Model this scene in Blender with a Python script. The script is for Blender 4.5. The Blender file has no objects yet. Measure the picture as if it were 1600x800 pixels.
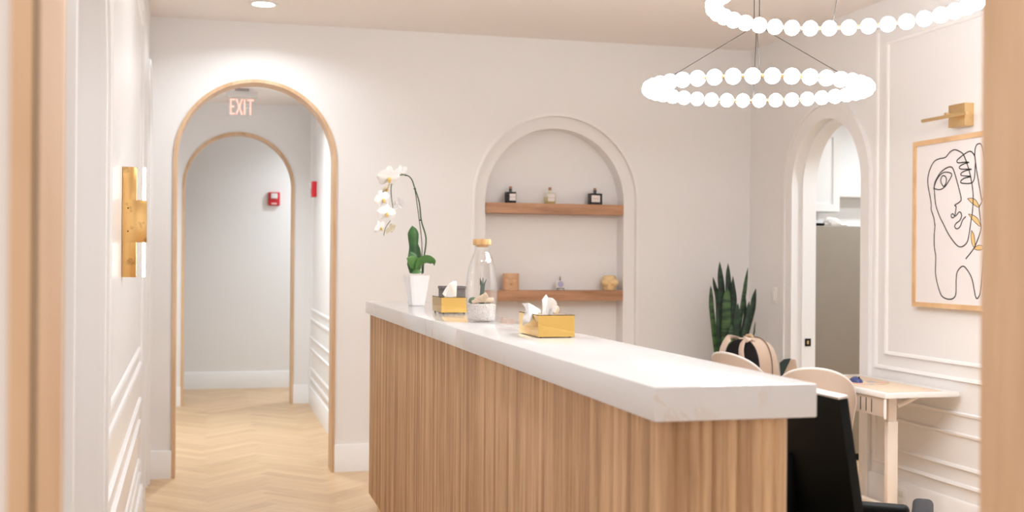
import bpy, bmesh, math, random
from mathutils import Vector, Matrix, noise
random.seed(7)
PI = math.pi
scene = bpy.context.scene
COL = scene.collection

# ------------------------------------------------------------------ camera, world, exposure
FPX = 1780.0                       # focal length in pixels of the 1600 px wide frame
CAM = Vector((0, 0, 1.42))
yaw, pitch, roll = math.atan(464 / FPX), 3.5 / FPX, .0076
_f = Vector((math.sin(yaw) * math.cos(pitch), math.cos(yaw) * math.cos(pitch), math.sin(pitch)))
_r0 = Vector((math.cos(yaw), -math.sin(yaw), 0)); _u0 = _r0.cross(_f)
_r = _r0 * math.cos(roll) + _u0 * math.sin(roll); _u = -_r0 * math.sin(roll) + _u0 * math.cos(roll)
cd = bpy.data.cameras.new('camera'); cam = bpy.data.objects.new('camera', cd); COL.objects.link(cam)
cd.sensor_width = 36; cd.lens = 36 * FPX / 1600; cd.clip_start = .05; cd.clip_end = 60
M = Matrix((_r, _u, -_f)).transposed().to_4x4(); M.translation = CAM; cam.matrix_world = M
cd.dof.use_dof = True; cd.dof.focus_distance = 4.2; cd.dof.aperture_fstop = 3.7
scene.camera = cam
W = bpy.data.worlds.new('world'); scene.world = W; W.use_nodes = True
W.node_tree.nodes['Background'].inputs[0].default_value = (1, .95, .92, 1)
W.node_tree.nodes['Background'].inputs[1].default_value = 1.1
scene.view_settings.view_transform = 'Standard'; scene.view_settings.look = 'None'
scene.view_settings.gamma = 1; scene.view_settings.use_curve_mapping = False
scene.view_settings.exposure = 0.2
scene.cycles.use_denoising = True
scene.cycles.max_bounces = 10; scene.cycles.diffuse_bounces = 6; scene.cycles.transmission_bounces = 10
scene.cycles.sample_clamp_indirect = 8
DOWN_W = 12.0        # watts of one recessed ceiling light
GLOBE_E = 25.0        # emission of the chandelier globes
LIGHT_C = (.89, .965, 1.0)

def at(px, py, **k):               # the point of the plane x=, y= or z= seen at a pixel
    d = _f + _r * ((px - 800) / FPX) - _u * ((py - 400) / FPX)
    a, v = list(k.items())[0]; i = 'xyz'.index(a)
    return CAM + d * ((v - CAM[i]) / d[i])

# ------------------------------------------------------------------ materials
def nt(name):
    m = bpy.data.materials.new(name); m.use_nodes = True
    return m, m.node_tree.nodes, m.node_tree.links, m.node_tree.nodes['Principled BSDF']
def setp(b, **k):
    for n, v in k.items():
        n = n.replace('_', ' ')
        if n in b.inputs: b.inputs[n].default_value = v
def plain(name, c, rough=.5, metal=0, bump=0, bscale=80, var=0, **k):
    m, N, L, b = nt(name); setp(b, Base_Color=(*c, 1), Roughness=rough, Metallic=metal, **k)
    if bump or var:
        tc = N.new('ShaderNodeTexCoord'); n = N.new('ShaderNodeTexNoise'); n.inputs['Scale'].default_value = bscale; n.inputs['Detail'].default_value = 4
        L.new(tc.outputs['Object'], n.inputs['Vector'])
        if bump:
            bp = N.new('ShaderNodeBump'); bp.inputs['Strength'].default_value = bump; bp.inputs['Distance'].default_value = .002
            L.new(n.outputs['Fac'], bp.inputs['Height']); L.new(bp.outputs['Normal'], b.inputs['Normal'])
        if var:
            r = N.new('ShaderNodeValToRGB'); r.color_ramp.elements[0].position = .3; r.color_ramp.elements[1].position = .7
            r.color_ramp.elements[0].color = (*[v * (1 - var) for v in c], 1); r.color_ramp.elements[1].color = (*c, 1)
            L.new(n.outputs['Fac'], r.inputs['Fac']); L.new(r.outputs['Color'], b.inputs['Base Color'])
    return m
def emit(name, c, s):
    m, N, L, b = nt(name); setp(b, Base_Color=(*c, 1), Emission_Color=(*c, 1), Emission_Strength=s, Roughness=.6); return m
def wood(name, c1, c2, scale=(30, 30, 1.2), rough=.45, band=None):
    m, N, L, b = nt(name)
    tc = N.new('ShaderNodeTexCoord'); mp = N.new('ShaderNodeMapping'); mp.inputs['Scale'].default_value = scale
    n = N.new('ShaderNodeTexNoise'); n.inputs['Scale'].default_value = 1; n.inputs['Detail'].default_value = 6; n.inputs['Distortion'].default_value = .6
    mp2 = N.new('ShaderNodeMapping'); mp2.inputs['Scale'].default_value = [v * 6 for v in scale]
    n2 = N.new('ShaderNodeTexNoise'); n2.inputs['Scale'].default_value = 1; n2.inputs['Detail'].default_value = 3
    L.new(tc.outputs['Object'], mp.inputs['Vector']); L.new(mp.outputs[0], n.inputs['Vector'])
    L.new(tc.outputs['Object'], mp2.inputs['Vector']); L.new(mp2.outputs[0], n2.inputs['Vector'])
    a = N.new('ShaderNodeMath'); a.operation = 'MULTIPLY_ADD'; a.inputs[1].default_value = .35
    L.new(n2.outputs['Fac'], a.inputs[0]); L.new(n.outputs['Fac'], a.inputs[2])
    src = a.outputs[0]
    if band:                                   # each strip of timber has a tone of its own
        sx = N.new('ShaderNodeSeparateXYZ'); L.new(tc.outputs['Object'], sx.inputs[0])
        s = N.new('ShaderNodeMath'); s.operation = 'ADD'; L.new(sx.outputs['X'], s.inputs[0]); L.new(sx.outputs['Y'], s.inputs[1])
        d = N.new('ShaderNodeMath'); d.operation = 'DIVIDE'; L.new(s.outputs[0], d.inputs[0]); d.inputs[1].default_value = band
        fl = N.new('ShaderNodeMath'); fl.operation = 'FLOOR'; L.new(d.outputs[0], fl.inputs[0])
        wn = N.new('ShaderNodeTexWhiteNoise'); wn.noise_dimensions = '1D'; L.new(fl.outputs[0], wn.inputs['W'])
        g = N.new('ShaderNodeMath'); g.operation = 'MULTIPLY_ADD'; g.inputs[1].default_value = .22; L.new(wn.outputs['Value'], g.inputs[0])
        L.new(src, g.inputs[2]); h = N.new('ShaderNodeMath'); h.operation = 'SUBTRACT'; h.inputs[1].default_value = .11; L.new(g.outputs[0], h.inputs[0]); src = h.outputs[0]
    r = N.new('ShaderNodeValToRGB'); r.color_ramp.elements[0].position = .5; r.color_ramp.elements[1].position = .85
    r.color_ramp.elements[0].color = (*c1, 1); r.color_ramp.elements[1].color = (*c2, 1)
    L.new(src, r.inputs['Fac']); L.new(r.outputs['Color'], b.inputs['Base Color']); setp(b, Roughness=rough)
    bp = N.new('ShaderNodeBump'); bp.inputs['Strength'].default_value = .08; bp.inputs['Distance'].default_value = .002
    L.new(src, bp.inputs['Height']); L.new(bp.outputs['Normal'], b.inputs['Normal'])
    return m

def floor_mat():
    m, N, L, b = nt('herringbone_oak')
    def mt(op, a, c=None, d=None):
        n = N.new('ShaderNodeMath'); n.operation = op
        for i, v in enumerate((a, c, d)):
            if v is None: continue
            if isinstance(v, (int, float)): n.inputs[i].default_value = v
            else: L.new(v, n.inputs[i])
        return n.outputs[0]
    tc = N.new('ShaderNodeTexCoord'); sx = N.new('ShaderNodeSeparateXYZ'); L.new(tc.outputs['Object'], sx.inputs[0])
    w, n_ = .088, 6
    k = math.sqrt(.5) / w
    X = mt('MULTIPLY', mt('ADD', sx.outputs['X'], sx.outputs['Y']), k); X = mt('ADD', X, 200.55)
    Y = mt('MULTIPLY', mt('SUBTRACT', sx.outputs['Y'], sx.outputs['X']), k); Y = mt('ADD', Y, 200.2)
    i, j = mt('FLOOR', X), mt('FLOOR', Y); fx, fy = mt('SUBTRACT', X, i), mt('SUBTRACT', Y, j)
    kk = mt('FLOORED_MODULO', mt('SUBTRACT', i, j), 2 * n_)
    hor = mt('LESS_THAN', kk, n_ - .5)
    ver = mt('SUBTRACT', 1.0, hor)
    lh = mt('ADD', kk, fx)                              # along-plank coordinate
    lv = mt('ADD', mt('SUBTRACT', 2 * n_ - 1, kk), fy)
    al = mt('ADD', mt('MULTIPLY', hor, lh), mt('MULTIPLY', ver, lv))
    ac = mt('ADD', mt('MULTIPLY', hor, fy), mt('MULTIPLY', ver, fx))
    idh = mt('ADD', mt('MULTIPLY', mt('SUBTRACT', i, kk), 3.17), mt('MULTIPLY', j, 7.31))
    idv = mt('ADD', mt('MULTIPLY', mt('SUBTRACT', j, mt('SUBTRACT', 2 * n_ - 1, kk)), 5.77), mt('MULTIPLY', i, 11.13))
    pid = mt('ADD', mt('MULTIPLY', hor, idh), mt('MULTIPLY', ver, mt('ADD', idv, .5)))
    wn = N.new('ShaderNodeTexWhiteNoise'); wn.noise_dimensions = '1D'; L.new(pid, wn.inputs['W'])
    cv = N.new('ShaderNodeCombineXYZ'); L.new(mt('MULTIPLY', al, .25), cv.inputs[0]); L.new(mt('MULTIPLY', ac, 3.5), cv.inputs[1]); L.new(mt('MULTIPLY', wn.outputs['Value'], 50), cv.inputs[2])
    nz = N.new('ShaderNodeTexNoise'); nz.inputs['Scale'].default_value = 1.2; nz.inputs['Detail'].default_value = 5; nz.inputs['Distortion'].default_value = .5; L.new(cv.outputs[0], nz.inputs['Vector'])
    v = mt('ADD', mt('MULTIPLY', wn.outputs['Value'], .38), mt('MULTIPLY', nz.outputs['Fac'], .75))
    r = N.new('ShaderNodeValToRGB'); e = r.color_ramp.elements
    e[0].position = .12; e[0].color = (.38, .235, .12, 1); e[1].position = .85; e[1].color = (.70, .50, .30, 1)
    x = e.new(.38); x.color = (.58, .385, .215, 1)
    L.new(v, r.inputs['Fac'])
    edge = mt('MINIMUM', mt('MINIMUM', ac, mt('SUBTRACT', 1.0, ac)), mt('MINIMUM', al, mt('SUBTRACT', float(n_), al)))
    seam = mt('LESS_THAN', edge, .018)
    mx = N.new('ShaderNodeMixRGB'); mx.inputs['Color2'].default_value = (.38, .23, .12, 1); L.new(mt('MULTIPLY', seam, .55), mx.inputs['Fac']); L.new(r.outputs['Color'], mx.inputs['Color1'])
    L.new(mx.outputs[0], b.inputs['Base Color']); setp(b, Roughness=.38)
    return m

def quartz_mat():
    m, N, L, b = nt('white_quartz')
    tc = N.new('ShaderNodeTexCoord')
    a = N.new('ShaderNodeTexNoise'); a.inputs['Scale'].default_value = 3.1; a.inputs['Detail'].default_value = 7; a.inputs['Distortion'].default_value = 1.2
    L.new(tc.outputs['Object'], a.inputs['Vector'])
    s = N.new('ShaderNodeMath'); s.operation = 'SUBTRACT'; s.inputs[1].default_value = .5; L.new(a.outputs['Fac'], s.inputs[0])
    ab = N.new('ShaderNodeMath'); ab.operation = 'ABSOLUTE'; L.new(s.outputs[0], ab.inputs[0])
    r = N.new('ShaderNodeValToRGB'); r.color_ramp.elements[0].position = 0; r.color_ramp.elements[0].color = (1, 1, 1, 1); r.color_ramp.elements[1].position = .012; r.color_ramp.elements[1].color = (0, 0, 0, 1)
    L.new(ab.outputs[0], r.inputs['Fac'])
    q = N.new('ShaderNodeTexNoise'); q.inputs['Scale'].default_value = 2.3; L.new(tc.outputs['Object'], q.inputs['Vector'])
    r2 = N.new('ShaderNodeValToRGB'); r2.color_ramp.elements[0].position = .54; r2.color_ramp.elements[1].position = .68; L.new(q.outputs['Fac'], r2.inputs['Fac'])
    mu = N.new('ShaderNodeMath'); mu.operation = 'MULTIPLY'; L.new(r.outputs['Color'], mu.inputs[0]); L.new(r2.outputs['Color'], mu.inputs[1])
    m2 = N.new('ShaderNodeMath'); m2.operation = 'MULTIPLY'; m2.inputs[1].default_value = .85; L.new(mu.outputs[0], m2.inputs[0])
    mx = N.new('ShaderNodeMixRGB'); mx.inputs['Color1'].default_value = (.675, .66, .66, 1); mx.inputs['Color2'].default_value = (.62, .44, .32, 1)
    L.new(m2.outputs[0], mx.inputs['Fac']); L.new(mx.outputs[0], b.inputs['Base Color']); setp(b, Roughness=.08)
    return m
def brass_mat(name, c, rough=.2, spots=False):
    m, N, L, b = nt(name); setp(b, Base_Color=(*c, 1), Metallic=1, Roughness=rough)
    tc = N.new('ShaderNodeTexCoord'); n = N.new('ShaderNodeTexNoise'); n.inputs['Scale'].default_value = 22; n.inputs['Detail'].default_value = 6; L.new(tc.outputs['Object'], n.inputs['Vector'])
    r = N.new('ShaderNodeValToRGB'); r.color_ramp.elements[0].position = .3 if spots else .2; r.color_ramp.elements[1].position = .42
    r.color_ramp.elements[0].color = (*[v * (.35 if spots else .85) for v in c], 1); r.color_ramp.elements[1].color = (*c, 1)
    L.new(n.outputs['Fac'], r.inputs['Fac']); L.new(r.outputs['Color'], b.inputs['Base Color']); return m
def glass_mat(name, c=(1, 1, 1), ior=1.45):
    """thin clear glass: mirror reflection by viewing angle, the rest passes straight through"""
    m, N, L, b = nt(name); N.remove(b)
    tr = N.new('ShaderNodeBsdfTransparent'); tr.inputs[0].default_value = (*c, 1)
    gl = N.new('ShaderNodeBsdfGlossy'); gl.inputs['Roughness'].default_value = .02
    fr = N.new('ShaderNodeLayerWeight'); fr.inputs['Blend'].default_value = .22
    mu = N.new('ShaderNodeMath'); mu.operation = 'MULTIPLY_ADD'; mu.inputs[1].default_value = .55; mu.inputs[2].default_value = .05; L.new(fr.outputs['Facing'], mu.inputs[0])
    mx = N.new('ShaderNodeMixShader'); L.new(mu.outputs[0], mx.inputs[0]); L.new(tr.outputs[0], mx.inputs[1]); L.new(gl.outputs[0], mx.inputs[2])
    L.new(mx.outputs[0], N['Material Output'].inputs['Surface']); return m
def leaf_mat(name, c1, c2, scale, axis_scale=(1, 1, 1), rough=.4):
    m, N, L, b = nt(name)
    tc = N.new('ShaderNodeTexCoord'); mp = N.new('ShaderNodeMapping'); mp.inputs['Scale'].default_value = axis_scale
    n = N.new('ShaderNodeTexNoise'); n.inputs['Scale'].default_value = scale; n.inputs['Detail'].default_value = 3
    L.new(tc.outputs['Object'], mp.inputs['Vector']); L.new(mp.outputs[0], n.inputs['Vector'])
    r = N.new('ShaderNodeValToRGB'); r.color_ramp.elements[0].position = .42; r.color_ramp.elements[1].position = .6
    r.color_ramp.elements[0].color = (*c1, 1); r.color_ramp.elements[1].color = (*c2, 1)
    L.new(n.outputs['Fac'], r.inputs['Fac']); L.new(r.outputs['Color'], b.inputs['Base Color']); setp(b, Roughness=rough); return m

WALL = plain('white_wall_paint', (.82, .812, .812), .55, bump=.03, bscale=160)
CEIL = plain('ceiling_paint', (.86, .815, .79), .8)
TRIM = plain('white_trim_paint', (.84, .83, .83), .4)
TRIMG = plain('gloss_wall_paint', (.83, .82, .82), .28, bump=.02, bscale=60)
OAK = wood('pale_oak_liner', (.55, .345, .195), (.72, .505, .325), (9, 9, .9))
OAKL = wood('counter_reeded_oak', (.385, .225, .117), (.665, .435, .25), (26, 26, 1.1), .5, band=.0268)
SHELFW = wood('shelf_wood', (.32, .15, .075), (.52, .28, .155), (2.2, 14, 22), .45)
FRAMEW = wood('frame_wood', (.62, .38, .19), (.78, .53, .30), (20, 3, 3), .45)
FLOOR = floor_mat(); QUARTZ = quartz_mat()
BRASS = brass_mat('aged_brass', (.80, .50, .20), .22, True)
GOLD = brass_mat('polished_gold', (.82, .54, .17), .06)
SATIN = brass_mat('satin_brass', (.78, .55, .28), .3)
KICK = brass_mat('brass_kick', (.80, .58, .25), .25)
BLACK = plain('black_plastic', (.003, .0035, .0035), .5, Specular_IOR_Level=.2)
BLACKF = plain('black_fabric', (.012, .010, .012), .9, bump=.2, bscale=300)
WHITEP = plain('white_plastic', (.83, .81, .79), .35)
GLOBE = emit('opal_globe', (.97, .975, .985), GLOBE_E)
LENS = emit('downlight_lens', (1, .97, .94), 12)

# ------------------------------------------------------------------ helpers
def new(): return bmesh.new()
def smooth(ob, ang=35):
    for p in ob.data.polygons: p.use_smooth = True
    try: ob.data.set_sharp_from_angle(angle=math.radians(ang))
    except Exception: pass
def obj(name, bm, mat, parent=None, label=None, cat=None, group=None, kind=None, sm=True, world=True, ang=35):
    """link a bmesh as one object; meshes are written in world coordinates and moved into the parent's frame"""
    me = bpy.data.meshes.new(name)
    bmesh.ops.recalc_face_normals(bm, faces=bm.faces)
    if parent is not None and world:
        bm.transform(parent['_m'].inverted() if False else Matrix.Identity(4))
    bm.to_mesh(me); bm.free()
    ob = bpy.data.objects.new(name, me); COL.objects.link(ob)
    if mat: me.materials.append(mat)
    if parent is not None:
        ob.parent = parent
        if world:
            w = frame_of(parent)
            me.transform(w.inverted())
    if sm: smooth(ob, ang)
    tag(ob, label, cat, group, kind)
    return ob
def local_m(o): return Matrix.Translation(o.location) @ o.rotation_euler.to_matrix().to_4x4() @ Matrix.Diagonal((*o.scale, 1))
def frame_of(o):
    m = local_m(o)
    while o.parent: o = o.parent; m = local_m(o) @ m
    return m
def tag(o, label=None, cat=None, group=None, kind=None):
    if label: o['label'] = label
    if cat: o['category'] = cat
    if group: o['group'] = group
    if kind: o['kind'] = kind
def thing(name, loc, label, cat, rz=0, group=None):
    o = bpy.data.objects.new(name, None); COL.objects.link(o); o.location = loc; o.rotation_euler = (0, 0, rz)
    o.empty_display_size = .05; tag(o, label, cat, group); return o
def dup(root, loc, rz=None, label=None):
    r = root.copy(); COL.objects.link(r); r.location = loc
    if rz is not None: r.rotation_euler = (0, 0, rz)
    if label: r['label'] = label
    for ch in list(root.children):
        c = ch.copy(); COL.objects.link(c); c.parent = r
        for g in ch.children:
            d = g.copy(); COL.objects.link(d); d.parent = c
    return r
def struct(name, bm, mat, parent=None, ang=35): return obj(name, bm, mat, parent, kind='structure', ang=ang)
def box(bm, x0, x1, y0, y1, z0, z1, bev=0, seg=2, mat=None):
    vs = [bm.verts.new((x, y, z)) for x in (x0, x1) for y in (y0, y1) for z in (z0, z1)]
    fs = [bm.faces.new([vs[i] for i in q]) for q in ((0, 1, 3, 2), (4, 6, 7, 5), (0, 4, 5, 1), (2, 3, 7, 6), (0, 2, 6, 4), (1, 5, 7, 3))]
    if mat is not None: bmesh.ops.transform(bm, matrix=mat, verts=vs)
    if bev: bmesh.ops.bevel(bm, geom=list({e for f in fs for e in f.edges}), offset=bev, segments=seg, profile=.5, affect='EDGES')
def prism(bm, pts, f0, f1):
    """closed outline pts, two placing functions for its two ends"""
    a = [bm.verts.new(f0(*p)) for p in pts]; b = [bm.verts.new(f1(*p)) for p in pts]; n = len(pts)
    bm.faces.new(a); bm.faces.new(b[::-1])
    for i in range(n): bm.faces.new((a[i], a[(i + 1) % n], b[(i + 1) % n], b[i]))
def lathe(bm, prof, c=(0, 0, 0), n=32, cap=True, disp=None):
    rings = []
    for r, z in prof:
        ring = []
        for i in range(n):
            a = 2 * PI * i / n; rr = r + (disp(a, z, r) if disp else 0)
            ring.append(bm.verts.new((c[0] + rr * math.cos(a), c[1] + rr * math.sin(a), c[2] + z)))
        rings.append(ring)
    for p, q in zip(rings, rings[1:]):
        for i in range(n): bm.faces.new((p[i], p[(i + 1) % n], q[(i + 1) % n], q[i]))
    if cap: bm.faces.new(rings[0][::-1]); bm.faces.new(rings[-1])
def catmull(pts, k=6):
    pts = [Vector(p) for p in pts]; P = [pts[0] * 2 - pts[1]] + pts + [pts[-1] * 2 - pts[-2]]; out = []
    for i in range(1, len(P) - 2):
        a, b, c, d = P[i - 1:i + 3]
        for s in range(k):
            t = s / k; out.append(.5 * (2 * b + (c - a) * t + (2 * a - 5 * b + 4 * c - d) * t * t + (3 * b - a - 3 * c + d) * t ** 3))
    out.append(pts[-1]); return out
def tube(bm, pts, r, n=10, flat=None, closed=False):
    """round tube, or with flat=(direction, ratio) squashed along that direction; r may be a list"""
    pts = [Vector(p) for p in pts]; m = len(pts); rings = []; prev = None
    for i, p in enumerate(pts):
        if closed: t = (pts[(i + 1) % m] - pts[i - 1]).normalized()
        else: t = (pts[min(i + 1, m - 1)] - pts[max(i - 1, 0)]).normalized()
        if flat: a = Vector(flat[0]); a = (a - t * a.dot(t)).normalized()
        elif prev is None: a = t.orthogonal().normalized()
        else: a = (prev - t * prev.dot(t)).normalized()
        prev = a; b = t.cross(a); rr = r[i] if isinstance(r, (list, tuple)) else r; fa = flat[1] if flat else 1
        rings.append([bm.verts.new(p + a * rr * fa * math.cos(2 * PI * j / n) + b * rr * math.sin(2 * PI * j / n)) for j in range(n)])
    pr = list(zip(rings, rings[1:])) + ([(rings[-1], rings[0])] if closed else [])
    for p, q in pr:
        for j in range(n): bm.faces.new((p[j], p[(j + 1) % n], q[(j + 1) % n], q[j]))
    if not closed: bm.faces.new(rings[0][::-1]); bm.faces.new(rings[-1])
def ball(bm, c, r, s=(1, 1, 1), u=24, v=14, rot=None):
    m = Matrix.Translation(c) @ (rot.to_4x4() if rot else Matrix.Identity(4)) @ Matrix.Diagonal((r * s[0], r * s[1], r * s[2], 1))
    bmesh.ops.create_uvsphere(bm, u_segments=u, v_segments=v, radius=1, matrix=m)
def arch_pts(cx, R, zs, z0, n=40):
    return [(cx - R, z0)] + [(cx - R * math.cos(PI * i / n), zs + R * math.sin(PI * i / n)) for i in range(n + 1)] + [(cx + R, z0)]
def wall_slab(bm, rect, holes, mp, d0, d1):
    """wall between depths d0 and d1 with holes (outline lists) right through; mp(u,z,d) places a point"""
    u0, u1, z0, z1 = rect; loops = [[(u0, z0), (u1, z0), (u1, z1), (u0, z1)]] + holes
    edges, la = [], []
    for lp in loops:
        vs = [bm.verts.new(mp(u, z, d0)) for u, z in lp]; la.append(vs)
        edges += [bm.edges.new((vs[i], vs[(i + 1) % len(vs)])) for i in range(len(vs))]
    r = bmesh.ops.triangle_fill(bm, edges=edges, use_beauty=True)
    front = [g for g in r['geom'] if isinstance(g, bmesh.types.BMFace)]
    off = Vector(mp(0, 0, d1)) - Vector(mp(0, 0, d0)); mpv = {}
    for vs in la:
        for v in vs: mpv[v] = bm.verts.new(v.co + off)
    for f in front: bm.faces.new([mpv[v] for v in reversed(f.verts)])
    for vs in la:
        for i in range(len(vs)):
            a, b = vs[i], vs[(i + 1) % len(vs)]; bm.faces.new((a, b, mpv[b], mpv[a]))
def arch_ring(bm, cx, zs, Ro, Ri, z0, mp, d0, d1, n=48):
    o, i = arch_pts(cx, Ro, zs, z0, n), arch_pts(cx, Ri, zs, z0, n)
    V = [[bm.verts.new(mp(u, z, d)) for u, z in L_] for L_, d in ((o, d0), (i, d0), (i, d1), (o, d1))]
    for k in range(4):
        A, B = V[k], V[(k + 1) % 4]
        for j in range(len(o) - 1): bm.faces.new((A[j], A[j + 1], B[j + 1], B[j]))
    for e in (0, -1): bm.faces.new([V[k][e] for k in range(4)])
def frame_mould(bm, u0, u1, z0, z1, mp, w=.024, h=.014):
    prof = [(0, -.004), (0, h * .5), (.005, h), (w - .010, h * .8), (w - .004, h * .35), (w, -.004)]
    L_ = []
    for o, d in prof: L_.append([bm.verts.new(mp(u, z, d)) for u, z in ((u0 + o, z0 + o), (u1 - o, z0 + o), (u1 - o, z1 - o), (u0 + o, z1 - o))])
    for a, b in zip(L_, L_[1:] + L_[:1]):
        for k in range(4): bm.faces.new((a[k], a[(k + 1) % 4], b[(k + 1) % 4], b[k]))

# ------------------------------------------------------------------ the setting
YB, XR, ZC = 7.58, 3.76, 2.94
XH = .90                                        # right wall of the hall
bm = new(); box(bm, -6, 8, -6, 15, -.1, 0); struct('floor', bm, FLOOR)
bm = new(); box(bm, -.6, XR + .15, 1.01, YB + .17, ZC, ZC + .1); struct('ceiling', bm, CEIL)
yb = lambda u, z, d: (u, YB + d, z)
AC, AR, AS = .256, .516, 2.052                 # archway to the hall: centre, radius, springing height
NC, NRo, NRi, NS = 2.296, .588, .504, 1.823     # niche
NZ = .42
bm = new()
wall_slab(bm, (-.6, XR + .15, -.05, ZC + .02), [arch_pts(AC, AR, AS, -.02), arch_pts(NC, NRo, NS, NZ - .08)], yb, 0, .035)
wall_slab(bm, (-.6, XR + .15, -.05, ZC + .02), [arch_pts(AC, AR, AS, -.02), arch_pts(NC, NRi, NS, NZ)], yb, .035, .17)
wall_slab(bm, (NC - .7, NC + .7, .2, 2.5), [], yb, .17, .20)
struct('wall_back', bm, WALL, ang=30)
bm = new(); arch_ring(bm, NC, NS, NRo + .022, NRo - .002, NZ - .1, yb, -.006, .01); struct('trim_1', bm, TRIM)
bm = new(); arch_ring(bm, AC, AS, AR + .001, AR - .021, 0, yb, -.014, .184); struct('trim_2', bm, OAK)

# right wall with the arched doorway
xr = lambda u, z, d: (XR + d, u, z)
DC, DR, DS = 6.51, .424, 1.90
bm = new(); wall_slab(bm, (1.0, YB + .02, -.05, ZC + .02), [arch_pts(DC, DR, DS, -.02)], xr, 0, .148); struct('wall_right', bm, WALL, ang=30)
bm = new(); arch_ring(bm, DC, DS, DR + .095, DR - .002, 0, xr, -.014, .004)
arch_ring(bm, DC, DS, DR + .105, DR + .085, 0, xr, -.024, .004); struct('trim_3', bm, TRIM)
bm = new(); arch_ring(bm, DC, DS, DR + .001, DR - .018, 0, xr, .06, .16); struct('trim_4', bm, TRIM)
bm = new()
mpr = lambda u, z, d: (XR - d, u, z)
for zz in ((.795, 2.78), (.247, .637)):
    frame_mould(bm, 2.2, 5.94, zz[0], zz[1], mpr)
for zz in ((.88, 2.69), (.34, .529)):
    frame_mould(bm, 2.3, 5.835, zz[0], zz[1], mpr)
struct('trim_5', bm, TRIM)

# left wall (runs a degree out of square)
LT = math.radians(1.318)
def mpl(u, z, d):                               # u along the wall from the far corner, d out into the room
    return (-.409 + u * math.sin(LT) + d * math.cos(LT), YB - u * math.cos(LT) + d * math.sin(LT), z)
mplh = lambda u, z, d: mpl(u, z, -d)
L1, L2 = (.62, .36, 2.10), (4.62, .47, 1.86)   # two arched doorways in it: centre, radius, springing
bm = new(); wall_slab(bm, (-.02, 6.42, -.05, ZC + .02), [arch_pts(L1[0], L1[1], L1[2], -.02), arch_pts(L2[0], L2[1], L2[2], -.02)], mplh, 0, .15); struct('wall_left', bm, TRIMG, ang=30)
bm = new()
arch_ring(bm, L1[0], L1[2], L1[1] + .09, L1[1] - .002, 0, mpl, -.004, .016); arch_ring(bm, L1[0], L1[2], L1[1] + .10, L1[1] + .075, 0, mpl, -.004, .026)
struct('trim_6', bm, TRIM)
bm = new()
arch_ring(bm, L2[0], L2[2], L2[1] + .07, L2[1] - .002, 0, mpl, -.004, .012); arch_ring(bm, L2[0], L2[2], L2[1] + .08, L2[1] + .055, 0, mpl, -.004, .02)
struct('trim_7', bm, TRIM)
def arched_door(name, c, R, zs, mp, d0, d1, mat=TRIM):
    bm = new(); o = arch_pts(c, R, zs, .005)
    prism(bm, o, lambda u, z: mp(u, z, d0), lambda u, z: mp(u, z, d1)); return struct(name, bm, mat)
arched_door('door_1', L1[0], L1[1] - .003, L1[2], mpl, -.10, -.14)
d2 = arched_door('door_2', L2[0], L2[1] - .003, L2[2], mpl, -.075, -.115)
bm = new()
frame_mould(bm, 1.30, 3.98, .845, 2.72, mpl); frame_mould(bm, 1.42, 3.90, .93, 2.62, mpl)
frame_mould(bm, 1.32, 3.98, .275, .68, mpl); frame_mould(bm, 1.40, 3.90, .355, .575, mpl)
struct('trim_8', bm, TRIMG)

# front wall with the oak-lined opening the picture is taken through
FC, FR, FS = .372, .514, 2.05
yf = lambda u, z, d: (u, 1.01 + d, z)
bm = new(); wall_slab(bm, (-2.6, XR + .15, -.05, ZC + .02), [arch_pts(FC, FR + .001, FS, -.02)], yf, 0, .16); struct('wall_front', bm, WALL, ang=30)
bm = new(); arch_ring(bm, FC, FS, FR + .02, FR - .002, 0, yf, -.012, .0); arch_ring(bm, FC, FS, FR + .002, FR - .001, 0, yf, -.012, .165); struct('trim_9', bm, OAK)

# hall behind the archway
Y2 = 11.2
bm = new(); box(bm, -.62, XH + .1, YB + .17, Y2 + .15, 2.88, 3.0); struct('ceiling_hall', bm, CEIL)
HC, HR, HS = .2175, .522, 2.083
y2 = lambda u, z, d: (u, Y2 + d, z)
bm = new(); wall_slab(bm, (-.62, XH + .12, -.05, 2.9), [arch_pts(HC, HR, HS, -.02)], y2, 0, .15); struct('wall_hall_end', bm, WALL, ang=30)
bm = new(); arch_ring(bm, HC, HS, HR + .001, HR - .024, 0, y2, -.012, .16); struct('trim_10', bm, OAK)
bm = new(); box(bm, XH, XH + .12, YB + .17, Y2, -.05, 2.9); struct('wall_hall_right', bm, TRIMG)
bm = new(); box(bm, -.62, -.52, YB + .17, Y2, -.05, 2.9); struct('wall_hall_left', bm, WALL)
bm = new(); mph = lambda u, z, d: (XH - d, u, z)
for a, b_, c, d in ((7.85, 11.12, .815, 2.72), (7.93, 11.04, .91, 2.62), (7.85, 11.12, .25, .655), (7.93, 11.04, .345, .55)): frame_mould(bm, a, b_, c, d, mph)
struct('trim_11', bm, TRIMG)
bm = new(); box(bm, -1.6, 2.4, 12.6, 12.7, -.05, 2.9); struct('wall_corridor_end', bm, WALL)
bm = new(); box(bm, -1.6, -1.5, Y2 + .15, 12.6, -.05, 2.9); box(bm, 2.3, 2.4, Y2 + .15, 12.6, -.05, 2.9); box(bm, -1.6, -.62, Y2, Y2 + .15, -.05, 2.9); box(bm, XH + .12, 2.4, Y2, Y2 + .15, -.05, 2.9); struct('wall_corridor_sides', bm, WALL)
bm = new(); box(bm, -1.6, 2.4, Y2 + .15, 12.7, 2.88, 3.0); struct('ceiling_corridor', bm, CEIL)

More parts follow.
